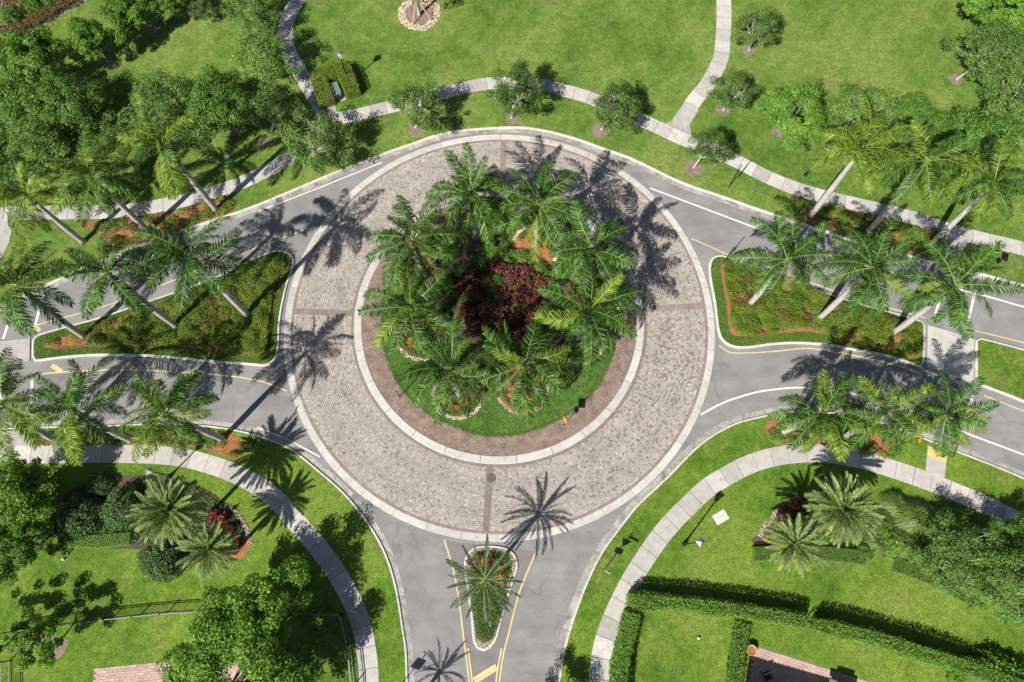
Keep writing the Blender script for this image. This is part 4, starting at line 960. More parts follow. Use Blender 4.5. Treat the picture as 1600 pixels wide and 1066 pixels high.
# mulch rings under park trees
for x, y, r_ in [(650, 203, .8), (800, 186, .7), (938, 203, .95), (1169, 78, .75), (1130, 172, .75), (1083, 263, .95), (1217, 205, .75), (1330, 216, .8), (1493, 124, .7), (425, 121, .7), (366, 203, .75), (130, 200, .7), (172, 101, .6), (238, 48, .6), (88, 1011, .9), (412, 222, .7), (402, 1010, 1.6)]:
    p = g(x, y, L); k = np.linspace(0, 2 * math.pi, 22)[:-1]; w = r_ * (1 + .06 * np.sin(3 * k + x) + .05 * np.sin(5 * k + y))
    sheet('tree_ring', [(p[0] + w[i] * math.cos(k[i]), p[1] + w[i] * math.sin(k[i])) for i in range(len(k))], L + .012, M['greymulch'])

# staked tree at the top edge
b = g(655, 23, L)
root = empty('staked_tree', (b[0], b[1], L)); tag(root, 'transplanted tree braced with timber stakes in a pale stony ring', 'tree')
t0 = make_tree(81, 2.6, 7.6, 3.4, 46, 120, .19, M['palebark'], M['oak'], clump=.27, tr=.15)
link('trunk', t0['trunk'], root); link('crown', t0['crown'], root)
for a in (-2.0, -0.6, 0.7, 2.1):
    mb = MB(); mb.tube([(1.75 * math.cos(a), 1.75 * math.sin(a), 0), (.12 * math.cos(a), .12 * math.sin(a), 2.3)], .055, 4); mb.build('stake', M['wood'], root)
k = np.linspace(0, 2 * math.pi, 40)[:-1]; ring = np.array([(b[0] + 2.3 * math.cos(i) * (1 + .05 * math.sin(3 * i)), b[1] + 2.3 * math.sin(i) * (1 + .05 * math.sin(4 * i)) + .15) for i in k])
sheet('tree_ring', list(ring), L + .010, M['greymulch'])
V, F, T = stones(np.vstack([(ring - b) * .84 + b, (ring[:1] - b) * .84 + b]), .8, .04, .10, 60, 90, L)
o = link('stone_ring', mesh('stone_ring', V, F, M['pebble'], T)); tag(o, 'loose pale stones ringing the staked tree', 'stones', None, 'stuff')

# ================================================================== HEDGES
hedge('utility_hedge', 'golden green U-shaped hedge hiding a utility cabinet near the path', np.array(G([(510, 156), (497, 119), (536, 104), (550, 141)], 1.3)), 1.5, 1.4, M['hedge_y'], .13, 260, seed=31)
p = g(524, 141, .8); root = empty('utility_cabinet', (p[0], p[1], L), R(-68)); tag(root, 'grey green utility cabinet inside the U-shaped hedge', 'cabinet')
mb = MB(); mb.box((0, 0, .45), (.75, .42, .45)); mb.build('cabinet_body', M['teal'], root)
mb = MB(); mb.box((0, 0, .925), (.8, .47, .025)); mb.build('lid', M['teal'], root)
mb = MB(); mb.box((0, -.425, .5), (.62, .006, .32)); mb.box((.3, -.44, .5), (.02, .015, .06)); mb.build('door', M['teal'], root)
mb = MB(); mb.box((0, 0, .03), (1.0, .7, .045)); mb.build('base_slab', M['concrete'], root)

HZ = 1.55
hedge('boundary_hedge', 'long green hedge left of the gate at the bottom right', np.array(G([(986, 938), (1040, 941), (1110, 948), (1200, 961), (1258, 972)], HZ)), .95, 1.6, M['hedge'], .14, 300, seed=32, rough=.10)
hedge('boundary_hedge', 'long green hedge right of the gate, running to the right edge', np.array(G([(1280, 977), (1377, 1000), (1453, 1024), (1540, 1052), (1640, 1092)], HZ)), .95, 1.7, M['hedge'], .14, 300, seed=33, rough=.10)
hedge('boundary_hedge', 'green hedge running down beside the right sidewalk', np.array(G([(990, 958), (979, 1004), (970, 1050), (966, 1110)], HZ)), .95, 1.6, M['hedge'], .14, 300, seed=34, rough=.10)
hedge('boundary_hedge', 'short hedge dividing the two lawns above the patio', np.array(G([(1162, 973), (1157, 1000), (1148, 1070), (1144, 1110)], .9)), .85, .95, M['hedge'], .14, 300, seed=35, rough=.09)
hedge('clipped_hedge', 'low clipped bright hedge edging the lower right palm bed', np.array(G([(1178, 866), (1240, 864), (1300, 866), (1350, 872)], .5)), 1.1, .6, M['hedge'], .075, 620, seed=36, rough=.03, up=1.6)
hedge('clipped_hedge', 'low clipped bright hedge in front of the ornamental grasses', np.array(G([(1400, 883), (1440, 898), (1480, 915), (1510, 932)], .5)), 1.1, .6, M['hedge'], .075, 620, seed=37, rough=.03, up=1.6)
hedge('clipped_hedge', 'low clipped hedge in front of the dark round shrubs', np.array(G([(104, 845), (150, 846), (205, 842)], .4)), 1.0, .5, M['hedge'], .075, 620, seed=38, rough=.03, up=1.6)
for lab, px, Rm in [('large dark clipped shrub at the left of the lower left bed', (122, 806), 2.05), ('dark clipped shrub in the middle of the lower left bed', (188, 792), 1.85), ('dark clipped shrub below the large date palm', (250, 872), 1.95), ('dark shrub in the shade above the left clipped shrub', (150, 757), 1.2)]:
    shrub('clip', 'clipped_shrub', lab, 'shrub', px, Rm, 'dark clipped shrubs', h_at=1.0)
for i, (x, y, r_) in enumerate([(340, 812, .9), (352, 832, .8), (362, 850, .7)]):
    shrub('pink', 'red_shrub', ['bright red shrub, upper of three by the lower left date palms', 'bright red shrub, middle of three by the lower left date palms', 'bright red shrub, lowest of three by the lower left date palms'][i], 'shrub', (x, y), r_, h_at=.6)
for i, (x, y) in enumerate([(1232, 806), (1246, 796)]):
    shrub('red', 'burgundy_shrub', ['burgundy shrub inside the curved pebble edge, left one', 'burgundy shrub inside the curved pebble edge, nearer the large palm'][i], 'shrub', (x, y), .8, h_at=.7)
def bed(name, px, mat, z=L + .008): return sheet(name, spline(G(px, L), .4, True), z, M[mat])
bed('mulch_bed', [(1178, 850), (1192, 828), (1215, 800), (1246, 776), (1290, 770), (1350, 780), (1400, 800), (1440, 830), (1500, 850), (1540, 880), (1500, 910), (1400, 875), (1300, 858)], 'soil')
bed('mulch_bed', [(100, 850), (88, 800), (110, 765), (180, 745), (260, 745), (330, 770), (380, 815), (388, 850), (370, 872), (300, 880), (230, 860)], 'soil')
bed('mulch_bed', [(360, 850), (380, 838), (392, 850), (378, 874), (362, 870)], 'straw', L + .014)
for px, lab in [([(1187, 838), (1200, 815), (1220, 796), (1248, 777)], 'curved cream pebble edge of the lower right palm bed'), ([(352, 790), (374, 806), (388, 832), (391, 850)], 'curved pebble edge of the lower left palm bed')]:
    V, F, T = stones(spline(G(px, L), .3), .4, .06, .09, 130, 44, L); o = link('pebble_edge', mesh('pebble_edge', V, F, M['pebble'], T)); tag(o, lab, 'stones', None, 'stuff')
for i, (x, y, r_) in enumerate([(1428, 812, 1.9), (1462, 822, 1.7), (1400, 790, 1.4), (1410, 846, 1.5), (1450, 858, 1.6), (1485, 838, 1.5), (1380, 812, 1.3), (1530, 845, 1.3), (1372, 848, 1.2)]):
    shrub('grass' if i % 2 else 'grass2', 'ornamental_grass', 'tall arching ornamental grass in the lower right bed', 'grass clump', (x, y), r_, 'ornamental grasses in the lower right bed', h_at=.8)
for i, (x, y, r_) in enumerate([(1470, 880, 1.0), (1530, 930, 1.1), (1560, 870, 1.0), (1590, 960, 1.1), (1355, 862, .8), (1545, 1040, 1.3), (1580, 1050, 1.2), (1500, 1048, 1.0), (1395, 848, 1.1), (1432, 866, 1.1), (1376, 828, 1.0), (1458, 842, 1.2)]):
    shrub('brightloose' if i > 4 else 'loose', 'loose_shrub', ['loose shrub under the feathery tree', 'loose shrub on the lawn edge below the feathery trees', 'loose shrub between the two feathery trees', 'loose shrub at the right edge above the long hedge', 'loose shrub at the end of the low clipped hedge', 'bright shrub in the bottom right corner behind the hedge, middle', 'bright shrub in the bottom right corner, at the picture edge', 'bright shrub in the bottom right corner, nearest the lawn', 'bright shrub between the large pale date palm and the grasses, lower', 'bright shrub behind the second low clipped hedge', 'bright shrub between the large pale date palm and the grasses, upper', 'bright shrub in the middle of the ornamental grasses'][i], 'shrub', (x, y), r_, h_at=.7)

# ---- palm row beds
cover('undergrowth', 'dark green low plants under the lower left date palms', spline(G([(104, 838), (92, 800), (112, 768), (180, 748), (258, 748), (326, 774), (372, 815), (376, 840), (300, 868), (230, 852)], L), .5, True), 170, .16, .05, .5, M['clipped'], L, .3, 74, .8, 'undergrowth')
cover('undergrowth', 'green low plants under the lower right palms and grasses', spline(G([(1200, 846), (1222, 806), (1250, 785), (1290, 776), (1350, 786), (1400, 806), (1440, 834), (1500, 856), (1530, 880), (1500, 902), (1400, 868), (1300, 852)], L), .5, True), 170, .16, .05, .5, M['midleaf'], L, .3, 75, .8, 'undergrowth')
def palm_bed(px, mat, cov, lab, seed, dens=330, h1=.55, patch=.75):
    P = spline(G(px, L), .4, True)
    sheet('mulch_bed', P, L + .010 + .001 * (seed % 3), M['straw'])
    chips('straw_litter', 'orange pine straw ' + lab, P, 45, .16, M['straw'], L + .012, seed)
    return mounds('groundcover', 'green mounded groundcover ' + lab, P, [M['cover_g'], M['midleaf'], M['cover']], L, seed, 1.7, (.35, .75), (.25, .55))
palm_bed([(1250, 322), (1285, 318), (1345, 330), (1420, 350), (1478, 368), (1468, 396), (1410, 388), (1345, 372), (1290, 354), (1255, 342)], 'straw', 'cover_g', 'under the upper right palm row', 1)
palm_bed([(125, 348), (200, 342), (290, 326), (352, 308), (364, 330), (300, 352), (215, 380), (150, 402), (165, 372)], 'straw', 'cover_g', 'under the upper left palm row', 2)
palm_bed([(290, 668), (330, 674), (372, 682), (384, 698), (370, 716), (330, 706), (300, 698), (200, 696), (90, 698), (60, 694), (62, 678), (180, 674)], 'straw', 'cover_g', 'under the lower left palm row', 3)
palm_bed([(1196, 662), (1215, 654), (1252, 652), (1310, 656), (1370, 668), (1400, 682), (1402, 716), (1385, 720), (1320, 706), (1270, 698), (1232, 698), (1204, 690)], 'straw', 'cover_g', 'under the lower right palm row', 4)

# ---- splitter island planting
def splitter(P, inner, lab, seed, cov='cover'):
    Q = spline(G(inner, .15), .4, True)
    sheet('mulch_bed', Q, .150, M['straw'])
    chips('straw_litter', 'orange pine straw edging ' + lab, Q, 40, .16, M['straw'], .152, seed)
    cl = [M['cover'], M['cover_g'], M['cover_r']] if cov == 'cover' else [M['cover_g'], M['cover'], M['cover_r']]
    rr = np.random.default_rng(seed); Q2 = resample(offset(Q if area(Q) > 0 else Q[::-1], .02, True), .3, True); Q2 = Q2 + normals(Q2, True) * (.12 + .22 * vnoise(Q2[:, 0] * 2.5, Q2[:, 1] * 2.5, seed))[:, None]
    mounds('groundcover', 'yellow green mounded groundcover filling ' + lab, Q2, cl, .15, seed, 2.8, (.5, 1.0), (.3, .85))
splitter(WEST, [(66, 541), (72, 535), (130, 516), (200, 492), (260, 471), (340, 442), (400, 416), (436, 404), (446, 412), (440, 440), (428, 480), (424, 515), (420, 545), (408, 556), (385, 556), (320, 550), (230, 543), (150, 542), (90, 546)], 'the left splitter island', 11)
splitter(EAST, [(1127, 412), (1135, 408), (1160, 417), (1210, 433), (1290, 463), (1340, 480), (1410, 500), (1432, 508), (1434, 560), (1390, 548), (1330, 534), (1270, 519), (1235, 520), (1180, 525), (1160, 526), (1143, 522), (1137, 500), (1133, 465), (1127, 430)], 'the right splitter island', 12, 'cover_g')
# strip of thick turf blades along the splitter edges
for P, lab, sd in ((WEST, 'left', 1), (EAST, 'right', 2)):
    a = offset(resample(P, .5, True), .25, True); 
    cover('turf_edge', 'thick green turf strip edging the %s splitter island' % lab, np.vstack([a, a[:1], offset(resample(P, .5, True), 1.15, True)[::-1][-1:], offset(resample(P, .5, True), 1.15, True)[::-1]]), 230, .10, .01, .10, M['cover_g'], .135, 0, 50 + sd)
# south splitter: pebbles, hedge, crotons
a = resample(SOUTH, .3, True); a = offset(a, .42, True)
V, F, T = stones(np.vstack([a, a[:1]]), .36, .04, .065, 190, 60, .135); o = link('pebble_edge', mesh('pebble_edge', V, F, M['pebble'], T)); tag(o, 'cream pebble strip inside the bottom splitter island kerb', 'stones', None, 'stuff')
a = offset(resample(SOUTH, .4, True), .85, True)
hedge('edging_hedge', 'low dark green hedge outlining the bottom splitter island', a, .45, .28, M['cover_g'], .10, 280, True, z=.14, seed=61)
cover('groundcover', 'low green planting over the upper half of the bottom splitter island', spline(G([(735, 885), (738, 870), (750, 862), (780, 862), (795, 868), (800, 882), (796, 905), (788, 935), (742, 935), (737, 910)]), .4, True), 150, .14, .03, .25, M['cover_g'], .14, .5, 63)
cover('groundcover', 'dark green tufts at the lower tip of the bottom splitter island', spline(G([(738, 930), (790, 930), (782, 965), (768, 1000), (757, 1004), (746, 998), (741, 970)]), .4, True), 260, .14, .05, .30, M['palm'], .14, 0, 62)
for i, (x, y) in enumerate([(747, 872), (756, 876), (766, 872), (775, 878), (785, 888), (781, 899), (784, 910), (742, 886), (764, 884)]):
    shrub('croton' if i not in (0, 2) else 'pink', 'croton_shrub', 'small orange croton on the bottom splitter island', 'shrub', (x, y), .42, 'crotons on the bottom splitter island', z=.14, h_at=.3)

# ---- top left rough ground beyond the lawn strip
bed('rough_ground', [(-140, 150), (-30, 88), (60, 38), (128, -4), (200, -50), (150, -140), (-200, -120)], 'brush')
line_pts = spline(G([(-120, 142), (0, 76), (60, 42), (128, 2), (200, -44)], L), .5)
V, F = ribbon(line_pts, [(.28, L), (.28, L + .05), (-.28, L + .05), (-.28, L)]); o = link('edging_strip', mesh('edging_strip', V, F, M['concrete'])); o['kind'] = 'structure'
cover('dry_brush', 'brown dry brush beyond the lawn strip in the top left corner', G([(-60, 90), (0, 62), (60, 30), (112, -2), (60, -60), (-60, -40)], L), 60, .30, .05, .9, M['cover_r'], L, .4, 70, .2, 'brush')
hedge('dark_hedge', 'dark low hedge along the rough ground in the top left corner', np.array(G([(-60, 92), (0, 60), (60, 27), (118, -8)], .8)), .9, .9, M['cover_r'], .14, 160, seed=71, rough=.12)
for i, (x, y, kx) in enumerate([(48, 4, 'brightloose'), (14, 22, 'loose'), (78, -6, 'loose')]):
    shrub(kx, 'wild_shrub', ['bright wild shrub in the top left corner', 'green wild shrub at the top left picture edge', 'wild shrub at the very top near the dark hedge'][i], 'shrub', (x, y), 1.2, h_at=.8)
# dark undergrowth at the left
cover('undergrowth', 'dark leafy undergrowth beneath the upper left trees', G([(-80, 190), (30, 150), (110, 130), (130, 190), (90, 260), (0, 310), (-80, 320)], L), 70, .2, .05, .8, M['clipped'], L, .3, 72, .4, 'undergrowth')
cover('undergrowth', 'dark leafy undergrowth at the left edge by the lower sidewalk', G([(-60, 735), (60, 735), (95, 760), (85, 840), (40, 890), (-60, 900)], L), 80, .2, .05, .7, M['clipped'], L, .2, 73, .4, 'undergrowth')

# ================================================================== STREET FURNITURE
def lamp(label, px, h=5.4, rz=0.3):
    p = g(*px, L); root = empty('street_lamp', (p[0], p[1], L), rz); tag(root, label, 'street lamp', 'black lantern street lamps')
    mb = MB(); mb.lathe([(.20, 0), (.20, .10), (.15, .16), (.12, .55), (.085, .62)], 12); mb.build('base', M['blackmetal'], root)
    mb = MB(); mb.tube([(0, 0, .5), (0, 0, h - .75)], [.07, .05], 10); mb.lathe([(.05, 0), (.10, .05), (.05, .12)], 10, (0, 0, h - .86)); mb.build('post', M['blackmetal'], root)
    hd = MB(); hd.box((0, 0, h - .72), (.17, .17, .025))
    for sx in (-1, 1):
        for sy in (-1, 1): hd.tube([(sx * .15, sy * .15, h - .7), (sx * .22, sy * .22, h - .22)], .016, 4)
    hd.box((0, 0, h - .21), (.26, .26, .02)); ho = hd.build('lantern_frame', M['blackmetal'], root)
    mb = MB(); b0, b1 = .14, .205
    mb.add([(sx * b, sy * b, z) for b, z in ((b0, h - .69), (b1, h - .235)) for sx, sy in ((-1, -1), (1, -1), (1, 1), (-1, 1))], [(0, 1, 5, 4), (1, 2, 6, 5), (2, 3, 7, 6), (3, 0, 4, 7), (0, 3, 2, 1), (4, 5, 6, 7)]); mb.build('lantern_glass', M['lampglass'], root)
    mb = MB(); mb.add([(-.28, -.28, h - .19), (.28, -.28, h - .19), (.28, .28, h - .19), (-.28, .28, h - .19), (0, 0, h)], [(0, 1, 4), (1, 2, 4), (2, 3, 4), (3, 0, 4), (0, 3, 2, 1)]); mb.build('lantern_cap', M['greymetal'], root)
    return root
lamp('street lamp standing on the lawn beside the lower right sidewalk', (1069, 850), 5.5, .6)
lamp('street lamp rising beside the U-shaped utility hedge', (546, 131), 4.6, .2)
lamp('street lamp beside the upper right sidewalk, left of the palm row', (1258, 274), 5.2, .2)
lamp('street lamp above the large date palm by the lower left sidewalk', (266, 744), 3.9, .4)

def panel(shape, w, h):
    if shape == 'rect': return [(-w / 2, -h / 2), (w / 2, -h / 2), (w / 2, h / 2), (-w / 2, h / 2)]
    if shape == 'diamond': return [(0, -h / 2), (w / 2, 0), (0, h / 2), (-w / 2, 0)]
    if shape == 'yield': return [(0, -h / 2), (w / 2, h / 2), (-w / 2, h / 2)]
def sign(name, label, px, h, rz, panels, zb=L):
    """panels: (part name, shape, w, h, centre z, face material, x shift, symbol)"""
    p = g(*px, zb); root = empty(name, (p[0], p[1], zb), rz); tag(root, label, 'sign')
    mb = MB(); mb.tube([(0, 0, -.02), (0, 0, h)], .04, 8); mb.lathe([(.07, 0), (.07, .03), (.04, .05)], 8); mb.build('post', M['blackmetal'], root)
    mb = MB(); mb.lathe([(.04, 0), (.06, .04), (.045, .10), (.005, .14)], 8, (0, 0, h)); mb.build('finial', M['blackmetal'], root)
    for nm, shp, w, hh, zc, fm, xs, sym in panels:
        P = panel(shp, w, hh); n = len(P); mb = MB(); mb.i = 0
        y0, y1 = -.075, -.05
        V = [(x + xs, y0, zc + z) for x, z in P] + [(x + xs, y1, zc + z) for x, z in P]
        mb.add(V, [tuple(range(n))]); mb.i = 1
        mb.add(V, [tuple(range(2 * n - 1, n - 1, -1))] + [(j, n + j, n + (j + 1) % n, (j + 1) % n) for j in range(n)])
        po = mb.build(nm, [M[fm], M['blackmetal']], root)
        if shp != 'rect' or sym == 'border':
            k = .93; m2 = MB(); Q = [(x * k, z * k) for x, z in P]; q = [(x * (k - .07), z * (k - .07)) for x, z in P]
            V2 = [(x + xs, y0 - .004, zc + z) for x, z in Q + q]; bm_ = 'redpanel' if shp == 'yield' else 'blackmetal'
            m2.add(V2, [(j, (j + 1) % n, n + (j + 1) % n, n + j) for j in range(n)]); m2.build('border', M[bm_], po)
        if sym == 'walk':
            m2 = MB()
            def bar(a, b_, r_):
                a, b_ = Vector((a[0] + xs, y0 - .006, zc + a[1])), Vector((b_[0] + xs, y0 - .006, zc + b_[1])); s_ = (b_ - a).cross(Vector((0, 1, 0))).normalized() * r_
                m2.add([a - s_, b_ - s_, b_ + s_, a + s_], [(0, 1, 2, 3)])
            bar((0, .02), (.01, .17), .045); bar((0, .02), (-.09, -.17), .03); bar((0, .02), (.10, -.16), .03); bar((.01, .15), (-.11, .03), .022); bar((.01, .15), (.12, .05), .022); bar((-.035, .23), (.045, .23), .04)
            m2.build('walking_figure', M['blackmetal'], po)
        if sym == 'arrow':
            m2 = MB(); V3 = [(-.16, -.03), (.02, -.03), (.02, -.10), (.18, 0), (.02, .10), (.02, .03), (-.16, .03)]
            m2.add([(x + xs, y0 - .006, zc + z) for x, z in V3], [tuple(range(7))]); m2.build('arrow', M['blackmetal'], po)
    return root
D_ = 'yellowpanel'
sign('warning_sign', 'yellow diamond warning sign on the brown mulch of the round island', (881, 665), 3.3, R(-62), [('diamond_panel', 'diamond', 1.06, 1.06, 2.7, D_, 0, None), ('plaque', 'rect', .46, .46, 1.9, D_, 0, 'border')], .14)
sign('marker_post', 'slim dark marker post on the brown mulch, left side of the island', (625, 620), 2.1, R(50), [('marker_panel', 'rect', .14, .5, 1.8, 'whitepanel', 0, None)], .14)
sign('yield_sign', 'yield sign on the verge right of the bottom road, shadow on the grass', (943, 892), 3.9, R(-24), [('plate', 'rect', .62, .5, 2.15, 'whitepanel', 0, 'border'), ('yield_panel', 'yield', .85, .75, 2.95, 'whitepanel', 0, None), ('name_blade', 'rect', .85, .22, 3.62, 'greenpanel', .42, None)])
sign('yield_sign', 'yield sign on the shaded verge left of the roundabout', (412, 698), 3.9, R(-110), [('plate', 'rect', .62, .5, 2.15, 'whitepanel', 0, 'border'), ('yield_panel', 'yield', .85, .75, 2.95, 'whitepanel', 0, None), ('name_blade', 'rect', .9, .22, 3.62, 'greenpanel', -.45, None)])
sign('street_sign', 'narrow dark road sign on the verge above the right road', (1139, 292), 3.9, R(57), [('plate', 'rect', .5, .6, 2.0, 'whitepanel', 0, 'border'), ('upper_plate', 'rect', .5, .6, 2.8, 'whitepanel', 0, 'border')])
sign('warning_sign', 'black-backed warning sign on the verge at the far right', (1531, 425), 4.2, R(100), [('diamond_panel', 'diamond', 1.06, 1.06, 3.4, D_, 0, None), ('plaque', 'rect', .5, .5, 2.55, D_, 0, 'border')])
sign('pedestrian_sign', 'yellow diamond pedestrian crossing sign near the yellow tactile pad', (1408, 694), 3.4, R(-78), [('diamond_panel', 'diamond', 1.06, 1.06, 2.75, D_, 0, 'walk'), ('plaque', 'rect', .6, .32, 1.95, D_, 0, 'arrow')])
sign('keep_right_sign', 'dark narrow sign at the tip of the right splitter island', (1129, 412), 3.6, R(62), [('plate', 'rect', .5, .62, 2.0, 'whitepanel', 0, 'border')], .15)
sign('street_sign', 'sign just outside the bottom edge, its square shadow on the left kerb', (614, 1086), 3.6, R(-20), [('plate', 'rect', .75, .9, 2.9, 'whitepanel', 0, 'border')])
sign('marker_post', 'slim dark post on the lawn at the far left, under palm fronds', (57, 418), 2.3, R(50), [('marker_panel', 'rect', .12, .4, 2.0, 'whitepanel', 0, None)])

# pet waste station
p = g(367, 262, L); root = empty('pet_waste_station', (p[0], p[1], L), R(20)); tag(root, 'green pet waste station with pale top in the shade of trees', 'waste station')
mb = MB(); mb.tube([(0, 0, 0), (0, 0, 2.3)], .04, 6); mb.build('post', M['green'], root)
mb = MB(); mb.lathe([(.24, .35), (.26, .4), (.26, 1.0), (.22, 1.04)], 14); mb.build('bin', M['green'], root)
mb = MB(); mb.lathe([(.275, 1.0), (.275, 1.06), (.1, 1.10)], 14); mb.build('bin_lid', M['green'], root)
mb = MB(); mb.box((0, -.08, 1.65), (.14, .07, .2)); mb.build('bag_dispenser', M['green'], root)
mb = MB(); mb.box((0, -.06, 2.15), (.2, .012, .22), Matrix.Rotation(R(-12), 3, 'X')); mb.build('notice_panel', M['whitepanel'], root)

# utility vault cover on the lawn, lower right
p = g(1126, 808, L); root = empty('utility_vault', (p[0], p[1], L), R(28)); tag(root, 'pale concrete utility vault cover set in the lawn near the lamp', 'vault cover')
mb = MB(); mb.box((0, 0, .025), (.62, .46, .03)); mb.build('collar', M['concrete'], root)
mb = MB(); mb.box((0, 0, .062), (.54, .38, .012)); lid = mb.build('lid', M['curb'], root)
for x in (-.2, .02, .2):
    mb = MB(); mb.box((x, .04, .077), (.045, .025, .003)); mb.build('lifting_slot', M['iron'], lid)
for lab, px in (('small white ball lying on the lawn at the lower left', (100, 874)), ('small white ball lying on the lawn inside the right hedge', (1091, 997))):
    p = g(*px, L); mb = MB(); mb.lathe([(.01, 0), (.08, .03), (.115, .11), (.08, .2), (.01, .225)], 12); o = mb.build('ball', M['whitepanel'], None, True, (p[0], p[1], L)); tag(o, lab, 'ball', 'white balls on the lawns')

# ================================================================== FENCES
def fence(label, px, h=1.25, mat='greymetal', name='metal_fence'):
    P = [Vector((*g(x, y, L + 0), L)) for x, y in px]; root = empty(name, P[0]); tag(root, label, 'fence'); o0 = P[0]
    pk = MB(); posts = []
    for a, b in zip(P, P[1:]):
        a, b = a - o0, b - o0; d_ = b - a; n = max(1, int(d_.length / 1.9)); u = d_.normalized()
        for zz in (.14, h - .22, h):
            mb = MB(); ang = math.atan2(u.y, u.x); mb.box((a + b) / 2 + Vector((0, 0, zz)), (d_.length / 2, .03 if zz == h else .02, .022), Matrix.Rotation(ang, 3, 'Z')); mb.build('rail', M[mat], root)
        posts += [a + d_ * k / n for k in range(n + 1)]
        m_ = int(d_.length / .115)
        for k in range(m_): pk.tube([a + d_ * (k + .5) / m_ + Vector((0, 0, .05)), a + d_ * (k + .5) / m_ + Vector((0, 0, h - .02))], .011, 4)
    for q in posts:
        mb = MB(); mb.box(q + Vector((0, 0, h / 2 + .04)), (.035, .035, h / 2 + .04)); mb.add([(q.x + sx * .045, q.y + sy * .045, h + .08) for sx, sy in ((-1, -1), (1, -1), (1, 1), (-1, 1))] + [(q.x, q.y, h + .13)], [(0, 1, 4), (1, 2, 4), (2, 3, 4), (3, 0, 4)]); mb.build('post', M['blackmetal'], root)
    o = pk.build('pickets', M['blackmetal'], root); o['kind'] = 'stuff'; return root
fence('thin metal picket fence across the lawn at the bottom left', [(20, 987), (90, 978), (175, 967), (261, 958), (330, 955)])
fence('metal picket fence beside the left sidewalk, under the very large tree', [(330, 955), (440, 957), (536, 960), (547, 1005), (554, 1070), (556, 1110)])
fence('short metal fence run in the bottom left corner', [(16, 1032), (15, 1100)])
gt = fence('small black gate closing the gap in the long hedge', [(1257, 971), (1279, 977)], 1.35, 'blackmetal', 'garden_gate')

# ================================================================== PATIOS AND HOUSE
def patio(name, px, label, cell=(.42, .21), mat='pinkpaver', rot=0.0, seed=0):
    P = np.array(G(px, L)); base = sheet(name, list(P), L + .006, M['sandjoint'])
    rr = np.random.default_rng(seed + 40); u = P[1] - P[0]; ang = math.atan2(u[1], u[0]) + rot; ca, sa = math.cos(ang), math.sin(ang); Rm = np.array([[ca, -sa], [sa, ca]])
    Q = (P - P[0]) @ Rm; lo, hi = Q.min(0), Q.max(0); V, F, T = [], [], []; r_ = 0; y = lo[1]
    while y < hi[1]:
        x = lo[0] - (r_ % 2) * cell[0] / 2
        while x < hi[0]:
            c = np.array([[x + cell[0] / 2, y + cell[1] / 2]]); 
            if inside(c, Q)[0]:
                b = len(V); z = L + .03 + rr.normal(0, .0015)
                for dx, dy, zz in [(sx, sy, z) for sx, sy in ((0, 0), (1, 0), (1, 1), (0, 1))] + [(sx, sy, L) for sx, sy in ((0, 0), (1, 0), (1, 1), (0, 1))]:
                    q = np.array([x + .008 + dx * (cell[0] - .016), y + .008 + dy * (cell[1] - .016)]) @ Rm.T + P[0]; V.append((q[0], q[1], zz))
                F += [(b, b + 1, b + 2, b + 3), (b, b + 4, b + 5, b + 1), (b + 1, b + 5, b + 6, b + 2), (b + 2, b + 6, b + 7, b + 3), (b + 3, b + 7, b + 4, b)]; T += [rr.random()] * 5
            x += cell[0]
        y += cell[1]; r_ += 1
    o = link('paver_field', mesh('paver_field', V, F, M[mat], T), base); o['kind'] = 'stuff'
patio('patio', [(1182, 1009), (1440, 1090), (1420, 1180), (1150, 1140), (1166, 1072)], '', seed=1)
patio('patio', [(147, 1047), (267, 1035), (268, 1110), (146, 1110)], '', seed=2)
patio('patio', [(345, 1050), (362, 1028), (398, 1024), (430, 1048), (432, 1110), (345, 1110)], '', seed=3)
# house south of the frame: its eave throws the scalloped shadow over the patio
sh = np.array([math.cos(SHADOW_AZ), math.sin(SHADOW_AZ)]); EH = 3.3
e0 = g(1172, 1025, L) - sh * (EH - L); e1 = g(1295, 1060, L) - sh * (EH - L); u = (e1 - e0) / np.linalg.norm(e1 - e0); w = np.array([u[1], -u[0]]); e2 = e0 + u * 16
root = empty('house', (e0[0], e0[1], L), math.atan2(u[1], u[0])); tag(root, 'tile-roofed house just below the bottom right edge, shading its patio', 'house')
mb = MB(); mb.box((8, -5.6, 1.55), (7.4, 5.0, 1.55)); mb.build('wall', M['stucco'], root)
mb = MB(); mb.add([(0, 0, EH - L - .06), (16, 0, EH - L - .06), (16, -11.2, EH - L - .06), (0, -11.2, EH - L - .06), (5, -5.6, EH + 1.9), (11, -5.6, EH + 1.9)], [(0, 1, 5, 4), (1, 2, 5), (2, 3, 4, 5), (3, 0, 4), (0, 3, 2, 1)]); roof = mb.build('roof', M['rooftile'], root)
mb = MB(); n = 6
for k in range(n + 1):
    a = math.pi * k / n; mb.V += [(.13 * math.cos(a), 0.06, .10 * math.sin(a)), (.13 * math.cos(a), -.55, .10 * math.sin(a) + .17)]
mb.F = [(2 * k, 2 * k + 2, 2 * k + 3, 2 * k + 1) for k in range(n)]; mb.I = [0] * n; mb.T = [.5] * n
tile = mesh('roof_tile', mb.V, mb.F, M['rooftile'], mb.T)
for k in range(58): link('roof_tile', tile, roof, (.15 + .272 * k, 0, EH - L - .05))
for k in range(40): link('roof_tile', tile, roof, (0, -.15 - .272 * k, EH - L - .05), (0, 0, math.pi / 2))
mb = MB(); mb.box((4, -.6, 1.1), (.9, .03, 1.05)); dr = mb.build('door', M['greymetal'], root)
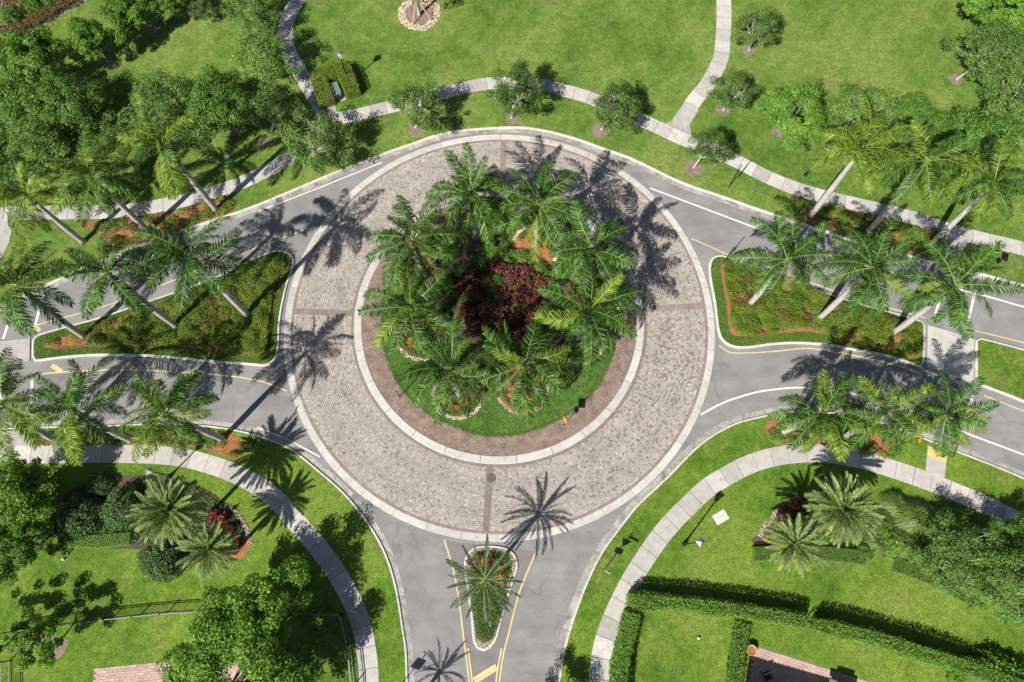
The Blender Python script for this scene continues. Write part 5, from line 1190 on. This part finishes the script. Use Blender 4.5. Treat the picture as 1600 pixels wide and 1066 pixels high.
# terracotta pot, chair and grill on the patio
p = g(1174, 1016, .5); root = empty('plant_pot', (p[0], p[1], L + .03)); tag(root, 'round terracotta pot at the corner of the pink patio', 'pot')
mb = MB(); mb.lathe([(.24, 0), (.36, .42), (.42, .44), (.42, .52), (.36, .52), (.34, .44)], 18); mb.build('bowl', M['terracotta'], root)
mb = MB(); mb.lathe([(.33, .42), (.33, .445)], 16); mb.build('soil', M['straw'], root)
p = g(1198, 1056, .4); root = empty('patio_chair', (p[0], p[1], L + .03), R(200)); tag(root, 'dark patio chair with pale cushion in the house shadow', 'chair')
mb = MB(); mb.box((0, 0, .40), (.30, .30, .02)); mb.build('seat', M['blackmetal'], root)
mb = MB(); mb.box((0, -.28, .70), (.30, .02, .28), Matrix.Rotation(R(12), 3, 'X')); mb.build('backrest', M['blackmetal'], root)
mb = MB(); mb.box((0, -.22, .58), (.27, .05, .14), Matrix.Rotation(R(12), 3, 'X')); mb.build('cushion', M['whitepanel'], root)
for sx in (-1, 1):
    for sy in (-1, 1): mb = MB(); mb.tube([(sx * .27, sy * .27, 0), (sx * .27, sy * .27, .4)], .02, 5); mb.build('leg', M['blackmetal'], root)
p = g(1316, 1073, .9); root = empty('barbecue_grill', (p[0], p[1], L), R(-17)); tag(root, 'grey hooded barbecue at the patio edge with a dark blunt shadow', 'grill')
mb = MB(); mb.box((0, 0, .45), (.62, .32, .42)); mb.build('cart', M['greymetal'], root)
mb = MB(); mb.add([(sx * .6, y, z) for sx in (-1, 1) for y, z in ((-.3, .9), (-.28, 1.2), (-.1, 1.42), (.14, 1.42), (.3, 1.2), (.32, .9))], [(0, 1, 2, 3, 4, 5), (11, 10, 9, 8, 7, 6)] + [(k, k + 6, (k + 1) % 6 + 6, (k + 1) % 6) for k in range(6)]); mb.build('hood', M['greymetal'], root)
for sx in (-1, 1): mb = MB(); mb.box((sx * .85, 0, .88), (.22, .28, .02)); mb.build('side_shelf', M['greymetal'], root)
mb = MB(); mb.tube([(-.4, -.36, 1.1), (.4, -.36, 1.1)], .02, 6); mb.build('handle', M['blackmetal'], root)

# ================================================================== LEAF LITTER
def litter(P, off, sd, label, dens, seed, size=.075):
    rr = np.random.default_rng(seed + 2000); Q = resample(P, .3); N_ = normals(Q); n = int(len(Q) * .3 * dens); i = rr.integers(0, len(Q) - 1, n)
    keep = vnoise(Q[i, 0] * .5, Q[i, 1] * .5, seed) + rr.normal(0, .3, n) > .1; i = i[keep]; n = len(i)
    p = Q[i] + N_[i] * (off + rr.normal(0, sd, n))[:, None] + rr.normal(0, .1, (n, 2))
    V, F = leaf_quads(np.c_[p, rr.uniform(.012, .03, n)], size, rr, 1.4, .5)
    o = link('leaf_litter', mesh('leaf_litter', V, F, M['litter'], rr.random(n)), None, (0, 0, ROAD_Z + .004)); tag(o, label, 'leaf litter', None, 'stuff')
litter(N_EDGE, -.45, .16, 'brown leaf litter along the upper kerb gutter', 26, 1)
litter(SW_EDGE, .45, .14, 'brown leaf litter along the lower left kerb gutter', 14, 2)
litter(SE_EDGE, .45, .14, 'brown leaf litter along the lower right kerb gutter', 12, 3)
